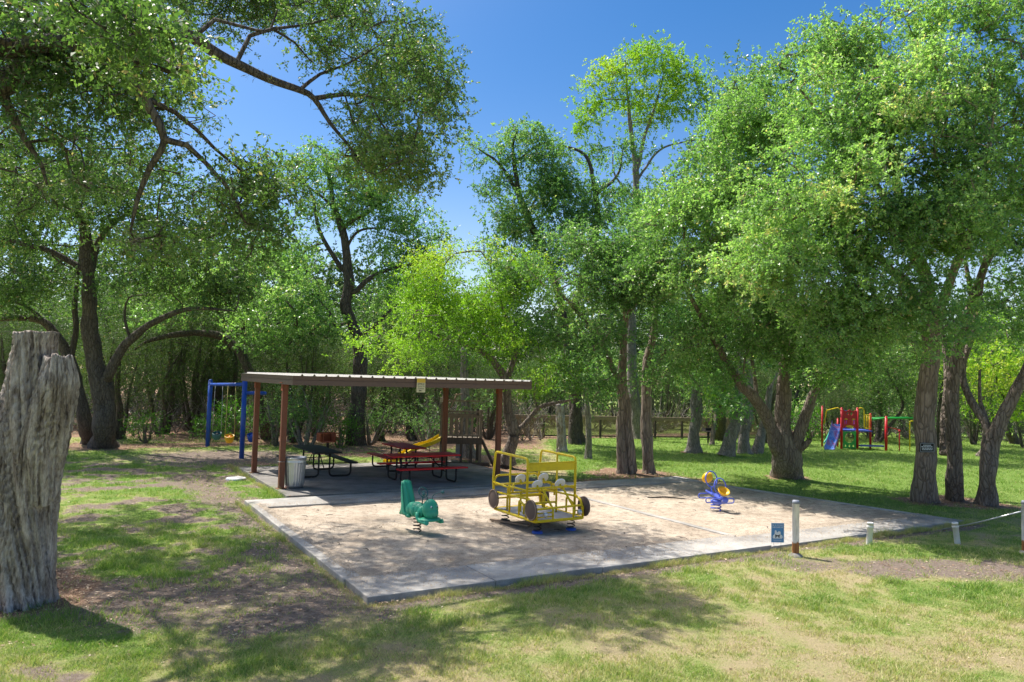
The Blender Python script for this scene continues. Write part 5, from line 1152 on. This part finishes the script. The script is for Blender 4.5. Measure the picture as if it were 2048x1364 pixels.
mb = MB(); mb.bent([(.20, -.16, .42), (.24, -.18, .28), (.52, -.17, .25), (.56, -.20, .27)], [.05] * 4 if False else .042, .1, 10); mb.bent([(.20, .16, .42), (.24, .18, .28), (.52, .17, .25), (.56, .20, .27)], .042, .1, 10); mb.ell((.40, 0, .30), (.2, .22, .045)); mb.build("foot_rest", M_GREEN, ct)
mb = MB(); 
for s in (-1, 1): mb.ell((.02, s * .13, .42), (.07, .05, .10)); mb.ell((-.12, s * .13, .30), (.05, .05, .035))
mb.build("side_feet", M_GREEN, ct)
mb = MB(); Mw = TR(.16, 0, .80) @ RY(62); mb.ring((0, 0, 0), .105, .012, Mw); mb.ell((.16, 0, .80), .032)
for a in range(3): mb.tube([Mw @ Vector((0, 0, 0)), Mw @ Vector((.1 * math.cos(a * 2.09), .1 * math.sin(a * 2.09), 0))], .007, 5)
mb.tube([(.16, 0, .80), (.13, 0, .48)], .012, 8); 
bpy_ring = mb.build("steering_wheel", M_TEAL, ct)
mb = MB(); mb.coil((0, 0, .0), .072, .013, .27, 4); mb.build("spring", M_STEEL, ct)

# --- blue and yellow two seat spring rider
dr = empty("two_seat_rider", G(1432, 1020, .03), math.radians(-72), "lavender blue spring rider with two yellow bowl seats on the far gravel", "spring rider")
mb = MB(); mb.coil((0, 0, 0), .12, .014, .22, 3); mb.build("spring", M_VIOL, dr)
mb = MB(); mb.lathe([(0, .24), (.13, .24), (.14, .21), (0, .21)], 20); mb.beam((-.38, 0, .42), (.30, 0, .30), .13, .03); mb.ell((.38, 0, .30), .075); mb.build("beam", M_VIOL, dr)
for x, z in ((.30, .26), (-.30, .30), (.02, .24)):
    mb = MB(); mb.bent([(x, -.36, z), (x + .12, -.36, z), (x + .12, .36, z), (x, .36, z)] if False else [(x, -.30, z - .05), (x, .30, z - .05), (x, .30, z + .06), (x, -.30, z + .06)], .014, .05, 8, True); mb.build("foot_loop", M_VIOL, dr)
for x, y, z, m_ in ((.16, .0, .62, 0), (-.22, .0, .74, 1)):
    mb = MB(); mb.ring((x, y, z - .02), .19, .015, RZ(12) @ RY(80)); mb.tube([(x, 0, z - .2), (x * .8, 0, .35)], .018, 8); mb.build("hand_ring", M_VIOL, dr)
for x, z, tl in ((.30, .48, 35), (-.36, .72, -70)):
    mb = MB(); mb.lathe([(0, -.06), (.08, -.05), (.125, -.01), (.15, .05), (.14, .055), (.11, .0), (.07, -.03), (0, -.04)], 28, TR(x, 0, z) @ RY(tl)); mb.build("bowl_seat", M_ORY, dr)

# --- blue yard sign
ys_ = empty("yard_sign", P(1555, 1085, 14.5), math.radians(4), "small light blue yard sign with white dog picture, left of the tall white post", "sign")
zb = ys_.location.z
mb = MB(); mb.box(-.128, .128, -.003, .003, 0, .37); mb.build("board", M_SIGNB, ys_)
mb = MB()
for a_0, a_1, z0, z1 in ((-.128, .128, .362, .37), (-.128, .128, 0, .008), (-.128, -.12, .0081, .3619), (.12, .128, .0081, .3619)): mb.box(a_0, a_1, -.005, -.0032, z0, z1)
mb.build("white_border", M_WINK, ys_)
text("lettering", "BE A GOOD", .040, M_WINK, ys_, TR(0, -.0045, .315) @ FR); text("lettering", "NEIGHBOR", .042, M_WINK, ys_, TR(0, -.0045, .275) @ FR)
mb = MB(); MS = TR(0, -.0034, 0) @ RX(90)
mb.prism([(-.10, .10), (-.085, .075), (.085, .075), (.10, .10), (.09, .135), (.06, .15), (.055, .205), (.02, .215), (-.0, .19), (-.02, .20), (-.03, .235), (-.055, .23), (-.06, .16), (-.09, .135)], .002, MS); mb.build("white_shape", M_WINK, ys_)
mb = MB(); mb.prism([(-.045, .09), (-.03, .09), (-.025, .115), (.01, .12), (.02, .09), (.035, .09), (.035, .13), (.055, .145), (.045, .155), (.02, .14), (-.02, .138), (-.038, .155), (-.05, .15), (-.045, .125)], .002, TR(0, -.0056, 0) @ RX(90)); mb.build("dog_picture", M_INK, ys_)
mb = MB(); mb.box(-.09, .09, -.005, -.0032, .045, .05); mb.box(-.07, .07, -.005, -.0032, .028, .033); mb.build("small_print", M_WINK, ys_)
for s in (-1, 1): mb = MB(); mb.cyl((s * .07, .006, -zb - .1), (s * .07, .006, .2), .0035, 6); mb.build("stake", M_CHAIN, ys_)

# --- posts and pipes
def rustpost(name):
    m = NT(name); tc = m.n("ShaderNodeTexCoord"); sx = m.n("ShaderNodeSeparateXYZ"); m.l(tc.outputs['Object'], sx.inputs[0])
    v = m.coord((6, 6, 1.5)); nz = m.noise(v, 2, 5); ad = m.n("ShaderNodeMath", operation='MULTIPLY_ADD'); ad.inputs[1].default_value = -.22; m.l(nz, ad.inputs[0]); m.l(sx.outputs[2], ad.inputs[2])
    fine = m.noise(m.coord((40, 40, 5)), 1, 4)
    white = m.ramp(fine, [(.35, (.52, .52, .53)), (.6, (.74, .74, .75))])
    rust = m.ramp(fine, [(.3, (.13, .045, .015)), (.65, (.36, .15, .05))])
    k = m.mix(m.ramp(ad.outputs[0], [(.14, (1, 1, 1)), (.17, (0, 0, 0))]), white, rust); 
    top = m.ramp(sx.outputs[2], [(.945, (0, 0, 0)), (.95, (1, 1, 1))]); k = m.mix(top, k, (.22, .24, .29))
    m.l(k, m.b.inputs['Base Color']); m.b.inputs['Roughness'].default_value = .6; m.bump(fine, .2, .004); return m.m
M_RP = rustpost("white_post_rusting")
def wpost(lab, loc, h=1.0):
    e = empty("bollard_post", loc, 0, lab, "post")
    mb = MB(); mb.lathe([(.062, -.1), (.062, .95), (.066, .952), (.066, .985), (.055, 1.01), (0, 1.015)], 24); mb.build("pipe", M_RP, e)
    mb = MB(); mb.lathe([(.061, .06), (.10, .035), (.14, .0), (.15, -.05)], 20); mb.build("footing", M_CONC, e); return e
wpost("tall white post with rusty orange foot standing at the front path", G(1591, 1112))
wpost("white post with rusty foot cut by the right edge of the picture", G(2051, 1107))
for x, y, l, tx in ((1738, 1088, "short white pipe stub, left one of the two beside the right front path", 4), (1915, 1087, "short white pipe stub leaning slightly, nearer the right edge", -7)):
    e = empty("pipe_stub", G(x, y), 0, l, "pipe"); mb = MB(); mb.lathe([(.056, -.1), (.056, .40), (.062, .401), (.062, .425), (.045, .43), (.045, .3), (0, .3)], 20, RY(tx)); mb.build("pipe", M_PVC, e)
    mb = MB(); mb.lathe([(.064, .33), (.066, .34), (.066, .36), (.064, .37)], 20, RY(tx)); mb.build("collar", M_PVC, e)
pa = G(2051, 1107) + Vector((-.07, 0, .80)); pb = G(1885, 1062) + Vector((0, 0, .03))
mb = MB(); mb.tube([pa, pa.lerp(pb, .5) + Vector((0, 0, -.02)), pb], .016, 8); o = mb.build("rail_pipe", M_GALV); tag(o, "thin grey pipe sloping from the right edge post down to the kerb", "rail")

# --- tree plaque
dq = P(1854, 895, 20.35); pq = empty("tree_plaque", dq, math.radians(14), "black rectangular plaque with lines of white lettering on the thick oak", "plaque")
mb = MB(); mb.box(-.235, .235, -.01, .01, -.13, .13); mb.build("board", M_BLACK, pq, .003)
mb = MB()
for z0, z1, a, b in ((.112, .118, -.215, .215), (-.118, -.112, -.215, .215), (-.1119, .1119, -.221, -.2155), (-.1119, .1119, .2155, .221)): mb.box(a, b, -.0125, -.0102, z0, z1)
mb.build("white_border", M_WINK, pq)
mb = MB(); rl = random.Random(3)
for z, w_ in ((.062, .13), (.022, .19), (-.018, .17), (-.058, .165)):
    x = -w_
    while x < w_ - .02:
        l = rl.uniform(.03, .08); mb.box(x, min(x + l, w_), -.0125, -.0102, z - .009, z + .009); x += l + .014
mb.build("lettering_lines", M_WINK, pq)

# --- coloured play frame on the far lawn
pY = 38.0; pf0 = P(1683, 880, pY); pf0.z = 0; kf = pY / FPX
pf = empty("play_structure", pf0, 0, "red, green, blue and yellow play frame with slide, far right on the lawn", "play frame")
def fx(px): return (px - 1683) * kf
def fz(px, py): return CAMH + (ray(px, py)[1]) * pY
for px, yo, pt, w_ in ((1683, 0, 817, .06), (1714.5, 0, 817, .06), (1746, .3, 829, .055), (1766, -.3, 834, .065), (1664, 1.2, 815, .045), (1696, 1.2, 840, .045)):
    mb = MB(); mb.cyl((fx(px), yo, -.1), (fx(px), yo, fz(px, pt)), w_, 14); mb.ell((fx(px), yo, fz(px, pt)), w_); mb.build("post", M_BRED, pf)
x0, x1 = fx(1683) + .05, fx(1714.5) - .05; zt, zb_ = fz(1700, 821), fz(1700, 856); xm = (x0 + x1) / 2
mb = MB(); MX = TR(0, .02, 0) @ RX(90)
import mathutils.geometry as mg
def panel(nm, outer, holes, mat, parent, y=.02, th=.04):
    polys = [[Vector((a, b, 0)) for a, b in outer]] + [[Vector((a, b, 0)) for a, b in h] for h in holes]
    tri = mg.tessellate_polygon(polys); pts = [p for q in polys for p in q]; n = len(pts)
    V = [(p.x, y, p.y) for p in pts] + [(p.x, y - th, p.y) for p in pts]; F = []
    for t in tri: F.append(tuple(t)); F.append(tuple(i + n for i in reversed(t)))
    b = 0
    for q in polys:
        m_ = len(q)
        for i in range(m_): F.append((b + i, b + (i + 1) % m_, b + (i + 1) % m_ + n, b + i + n))
        b += m_
    mb = MB(); mb.add(V, F); return mb.build(nm, mat, parent)
def circ(cx, cz, rx, rz, n=20, a0=0, a1=6.2831): return [(cx + rx * math.cos(a0 + (a1 - a0) * i / n), cz + rz * math.sin(a0 + (a1 - a0) * i / n)) for i in range(n)]
pn = panel("face_panel", [(x0, zb_ - .02), (x0 + .15, zb_ + .03), (x1 - .15, zb_ + .03), (x1, zb_ - .02), (x1, zt + .04), (x1 - .12, zt - .03), (xm + .1, zt - .02), (xm, zt + .05), (xm - .1, zt - .02), (x0 + .12, zt - .03), (x0, zt + .04)],
      [circ(xm - .09, zt - .16, .05, .07, 10), circ(xm + .1, zt - .16, .07, .09, 10)] + [[(xm + sx_, zb_ + .2), (xm + sx_ + .035, zb_ + .2), (xm + sx_ + .035, zb_ + .40), (xm + sx_, zb_ + .40)] for sx_ in (-.25, -.17, .13, .21)], M_BRED, pf)
for s in (-1, 1):
    mb = MB(); mb.prism(circ(0, 0, .085, .06, 14, 0, math.pi) + [(-.085, 0)], .02, TR(xm + s * .19, -.022, zt - .46) @ RX(90)); mb.build("eyebrow", M_ORY, pn)
mb = MB(); mb.prism(circ(0, 0, .2, .055, 20), .02, TR(xm, -.022, zb_ + .08) @ RX(90)); mb.build("mouth", M_ORY, pn)
gz0, gz1 = fz(1700, 897), fz(1700, 862)
panel("green_panel", [(x0 + .03, gz0), (x1 - .02, gz0), (x1 - .02, gz1), (x1 - .14, gz1 - .04), (x0 + .14, gz1 - .04), (x0 + .03, gz1)], [circ(xm, (gz0 * .38 + gz1 * .62), .24, .27, 24), circ(xm - .2, gz0 + .13, .05, .06, 10), circ(xm + .2, gz0 + .13, .05, .06, 10), circ(xm, gz0 + .13, .05, .06, 10)], M_BGREEN, pf)
mb = MB(); mb.box(fx(1683), fx(1746), .08, 1.2, fz(1700, 863), fz(1700, 860)); mb.build("deck", M_BBLUE, pf)
mb = MB(); mb.box(x0 + .45, x0 + .72, 1.1, 1.13, fz(1700, 860), fz(1700, 822)); mb.box(fx(1717), fx(1722), .5, .53, fz(1700, 860), fz(1700, 826)); mb.build("blue_panel", M_BBLUE, pf)
mb = MB(); mb.box(fx(1718), fx(1766), -.12, .12, fz(1740, 893), fz(1740, 890)); mb.build("low_beam", M_BBLUE, pf)
mb = MB(); zr0, zr1 = fz(1730, 857), fz(1730, 830); mb.bent([(fx(1716), -.05, fz(1716, 817)), (fx(1721), -.05, fz(1721, 815)), (fx(1727), -.05, fz(1727, 819)), (fx(1727.5), -.05, zr0), (fx(1745), .2, zr0)], .028, .12)
mb.tube([(fx(1728), 0, zr1), (fx(1745), .25, zr1)], .022, 8)
for px in (1731, 1735, 1739, 1743): mb.tube([(fx(px), .05 + (px - 1728) * .01, zr0), (fx(px), .05 + (px - 1728) * .01, zr1)], .017, 6)
mb.build("hand_rail", M_YEL, pf)
mb = MB(); mb.bent([(fx(1682), 0, fz(1682, 820)), (fx(1675), -.05, fz(1675, 815)), (fx(1668), .9, fz(1668, 822)), (fx(1667), 1.1, fz(1667, 850))], .025, .1); mb.build("slide_rail", M_YEL, pf)
mb = MB(); mb.tube([(fx(1725), .6, fz(1725, 822)), (fx(1725), .6, fz(1725, 880))], .03, 8); mb.build("climbing_pole", M_BGREEN, pf)
for j in range(2):
    mb = MB(); yy = .15 + j * .5; mb.tube([(fx(1748), yy, fz(1748, 839)), (fx(1766), yy - .2, fz(1766, 836.5)), (fx(1824), yy - .2, fz(1824, 836))], .04, 8)
    mb.build("ladder_rail", M_BGREEN, pf)
mb = MB()
for i in range(16): px = 1769 + i * 3.5; mb.tube([(fx(px), -.05, fz(px, 836.5)), (fx(px + 1), .45, fz(px, 838.5))], .02, 6)
mb.build("rungs", M_BGREEN, pf)
mb = MB(); mb.bent([(fx(1819), 0, -.05), (fx(1819), 0, fz(1819, 842)), (fx(1834), 0, fz(1834, 842)), (fx(1834), 0, -.05)], .03, .08); mb.build("end_frame", M_YEL, pf)
mb = MB(); mb.cyl((fx(1786), -.6, -.1), (fx(1786), -.6, fz(1786, 862)), .028, 8); mb.ell((fx(1786), -.6, fz(1786, 860)), .06); mb.tube([(fx(1768), -.3, fz(1768, 853)), (fx(1786), -.6, fz(1786, 858))], .022, 6); mb.build("red_stake", M_BRED, pf)
def slide_chute():
    V = []; F = []; n = 16; Aq = Vector((fx(1680), .35, fz(1680, 850))); Bq = Vector((fx(1644), -.9, .05)); d_ = Bq - Aq; s_ = Vector((.55, .15, 0)) * .5
    pr = [(-1, .16), (-1.0, 0), (-.4, -.02), (.4, -.02), (1.0, 0), (1, .16), (1.06, .16), (1.06, -.06), (-1.06, -.06), (-1.06, .16)]
    for i in range(n + 1):
        t = i / n; c = Aq + d_ * t; c.z = Aq.z * (1 - t) ** 1.25 + Bq.z
        for a, h in pr: V.append(c + s_ * a + Vector((0, 0, h)))
    m_ = len(pr)
    for i in range(n):
        for j in range(m_): F.append((i * m_ + j, i * m_ + (j + 1) % m_, (i + 1) * m_ + (j + 1) % m_, (i + 1) * m_ + j))
    return V, F
m = NT("swirled_plastic"); vv = m.coord(); nn = m.noise(vv, 5, 5, .6); k = m.ramp(nn, [(.40, (.05, .15, .48)), (.5, (.18, .32, .66)), (.60, (.35, .06, .12)), (.63, (.10, .16, .5))]); m.l(k, m.b.inputs['Base Color']); m.b.inputs['Roughness'].default_value = .35
V, F = slide_chute(); mb = MB(); mb.add(V, F, False); mb.build("slide", m.m, pf)
mb = MB(); mb.tube([(fx(1672), .5, fz(1672, 856)), (fx(1655), .1, fz(1655, 878)), (fx(1640), -.5, fz(1640, 884))], .04, 8); mb.build("slide_edge", M_GREEN, pf)

# --- fence at the back: timber rails, posts and wire mesh
f0 = Vector((W(19.6, 33.2).x, W(19.6, 33.2).y, 0)); fdir = Vector((G(1440, 868).x - G(1030, 880).x, 44.5 - 40.0, 0))
fA = Vector((G(1030, 880).x, 40.2, 0)); fB = Vector((P(1520, 860, 43.0).x, 43.0, 0)); fv = fB - fA; fL = fv.length; fr = empty("lattice_fence", fA, math.atan2(fv.y, fv.x), "low brown timber fence with diamond wire mesh behind the lawn", "fence")
nf = 9
for i in range(nf + 1):
    x = fL * i / nf; mb = MB(); mb.box(x - .05, x + .05, -.05, .05, -.1, 1.13); mb.build("post", M_FORTD, fr)
mb = MB(); mb.box(-.1, fL + .1, -.07, .07, 1.131, 1.18); mb.box(-.05, fL, -.085, -.052, .98, 1.12); mb.build("top_rail", M_PLANK, fr)
mb = MB(); mb.box(-.05, fL, -.085, -.052, .06, .14); mb.build("bottom_rail", M_FORTD, fr)
Mw_ = NT("fence_wire"); Mw_.b.inputs['Base Color'].default_value = (.26, .19, .11, 1); Mw_.b.inputs['Roughness'].default_value = .6
Vw = []; Fw = []; h_ = .86; st_ = .085; x = -h_
while x < fL:
    for s in (1, -1):
        xa, xb = (x, x + h_) if s > 0 else (x + h_, x)
        za, zb2 = .14, 1.0
        def clip(xq, xr):
            # keep inside 0..fL
            return max(0, min(fL, xq))
        if xa < 0 and xb < 0 or xa > fL and xb > fL: continue
        def zat(xx): return za + (zb2 - za) * (xx - xa) / (xb - xa)
        A1 = clip(xa, 0); B1 = clip(xb, 0); p_ = Vector((A1, .045 + .006 * s, zat(A1))); q_ = Vector((B1, .045 + .006 * s, zat(B1)))
        b0 = len(Vw); w2 = .019
        Vw += [(p_.x - w2, p_.y, p_.z), (p_.x + w2, p_.y, p_.z), (q_.x + w2, q_.y, q_.z), (q_.x - w2, q_.y, q_.z), (p_.x, p_.y + .01, p_.z), (q_.x, q_.y + .01, q_.z)]
        Fw += [(b0, b0 + 1, b0 + 2, b0 + 3), (b0 + 1, b0 + 4, b0 + 5, b0 + 2), (b0 + 4, b0, b0 + 3, b0 + 5)]
    x += st_
MB().add(Vw, Fw).build("wire_mesh", Mw_.m, fr)

# --- weathered stump at the left edge
def stump(name, label, parts, mat, base, k=110, step=.035, amp=.115, seed=5, twist=.5):
    e = empty(name, base, 0, label, "stump")
    for pi, (pts, nm, jag) in enumerate(parts):
        p, rd = catmull([q[0] for q in pts], [q[1] for q in pts], step)
        T = unit(np.gradient(p, axis=0)); a = unit(np.cross(T, np.array([1., .3, 0]))); b = np.cross(T, a); th = np.linspace(0, 2 * np.pi, k, endpoint=False)
        ring = a[:, None] * np.cos(th)[None, :, None] + b[:, None] * np.sin(th)[None, :, None]
        L_ = np.linspace(0, 1, len(p))[:, None]; h = (p[:, 2] - p[0, 2])[:, None]; tw = th[None] + twist * h
        q = np.stack([np.cos(tw) * 2.6, np.sin(tw) * 2.6, np.repeat(h * .26, k, 1)], -1)
        rg = 1 - np.abs(fbm(q * 1.8, seed + pi, 3) - .5) * 2; rg2 = 1 - np.abs(fbm(q * 5.5, seed + 7, 2) - .5) * 2; lo = fbm(q * .55, seed + 9, 2) - .5
        rr = rd[:, None] * (1 + (rg ** 6 * -amp * 2.4) + (rg2 ** 4 * -.09) + lo * .46)
        if pi == 0: rr = rr * (1 + .10 * np.exp(-h / .2) * (1 + .45 * np.sin(th * 4 + 1)[None]))
        V = p[:, None] + ring * rr[..., None]
        sel = (L_ > 1 - .14)
        V[..., 2] += (sstep(.86, 1, L_) * jag * (fbm(np.stack([np.cos(th) * 2, np.sin(th) * 2, th * 0], -1), seed + 3, 3) - .5)[None])
        n = len(p); V = V.reshape(-1, 3); i = np.arange(n - 1)[:, None] * k; j = np.arange(k)[None]
        F = np.stack([i + j, i + (j + 1) % k, i + (j + 1) % k + k, i + j + k], -1).reshape(-1, 4)
        ct_ = V[-k:].mean(0) - np.array([0, 0, .07]); V = np.vstack([V, ct_]); ci = len(V) - 1
        jj = np.arange(k); Fc = np.stack([(n - 1) * k + jj, (n - 1) * k + (jj + 1) % k, np.full(k, ci), np.full(k, ci)], -1)
        me = bpy.data.meshes.new(nm); me.from_pydata((V - np.array(base)).tolist(), [], [tuple(f) for f in F.tolist()] + [tuple(f[:3]) for f in Fc.tolist()])
        me.polygons.foreach_set("use_smooth", [True] * len(F) + [False] * k); me.materials.append(mat); o = bpy.data.objects.new(nm, me); col.objects.link(o); o.parent = e
    return e
m = NT("bleached_wood"); v = m.coord((1, 1, .16)); a = m.noise(v, 14, 7, .75); b = m.noise(v, 45, 5, .7); c = m.noise(m.coord(), 1.6, 4)
k = m.ramp(a, [(.34, (.08, .058, .046)), (.42, (.30, .25, .215)), (.54, (.55, .485, .43)), (.70, (.78, .72, .66))]); k = m.mix(.55, k, m.ramp(b, [(.35, (.5, .48, .47)), (.6, (1.1, 1.1, 1.1))]), 'MULTIPLY')
k = m.mix(.6, k, m.ramp(c, [(.35, (.62, .57, .53)), (.65, (1.12, 1.12, 1.14))]), 'MULTIPLY')
m.l(k, m.b.inputs['Base Color']); m.b.inputs['Roughness'].default_value = .95; m.b.inputs['Specular IOR Level'].default_value = .15; m.bump(m.mix(.4, a, b), 1.0, .045); M_STUMP = m.m
Yb = 10.0; sb = np.array([P(38, 1200, Yb).x, Yb, -.05])
def Q(px, py, dy=0): return np.array(P(px, py, Yb + dy))
stump("weathered_stump", "massive weathered grey dead trunk, sawn and split, at the left edge", [
    ([(sb, .44), (Q(40, 1080), .43), (Q(47, 960), .45), (Q(58, 850), .42), (Q(64, 760), .34), (Q(69, 700), .29), (Q(70, 664), .285)], "trunk", .05),
    ([(Q(62, 1000, -.05), .32), (Q(82, 890, -.1), .34), (Q(102, 815, -.12), .325), (Q(116, 762, -.14), .275), (Q(118, 712, -.14), .17)], "split_limb", .14)], M_STUMP, tuple(sb))
gb = np.array(G(1124, 903)); Yg = gb[1]
stump("grey_stump", "upright grey dead post trunk, bark gone, near the fence", [([(gb + [0, 0, -.05], .27), (np.array(P(1123, 870, Yg)), .22), (np.array(P(1121, 835, Yg)), .20), (np.array(P(1120, 808, Yg)), .19)], "trunk", .1)], M_STUMP, tuple(gb), k=32, seed=9)

# --- small debris on the gravel: sticks
rs = random.Random(12)
mb = MB()
for i in range(46):
    a = rs.uniform(4.2, 17); b = rs.uniform(10.9, 17.3); p = W(a, b, .035); t = rs.uniform(0, 6.28); l = rs.uniform(.05, .22)
    pts = [p, p + Vector((math.cos(t) * l * .5, math.sin(t) * l * .5, .012)), p + Vector((math.cos(t + .3) * l, math.sin(t + .3) * l, .003))]
    mb.tube(pts, [.005, .006, .003], 5)
o = mb.build("twig_debris", M_BARKD); tag(o, "small fallen twigs scattered over the gravel", None, None, "stuff")
for x, y, l, rz, lab in ((1328, 995, .9, -.15, "fallen stick lying on the far gravel left of the blue rider"), (795, 1128, .0, .3, None)):
    if lab:
        p = G(x, y, .05); mb = MB(); mb.tube([p - Vector((l / 2, .1, 0)), p + Vector((0, .03, .01)), p + Vector((l / 2, -.08, 0)), p + Vector((l * .62, -.03, 0))], [.02, .022, .016, .006], 7); tag(mb.build("stick", M_BARKD), lab, "stick")
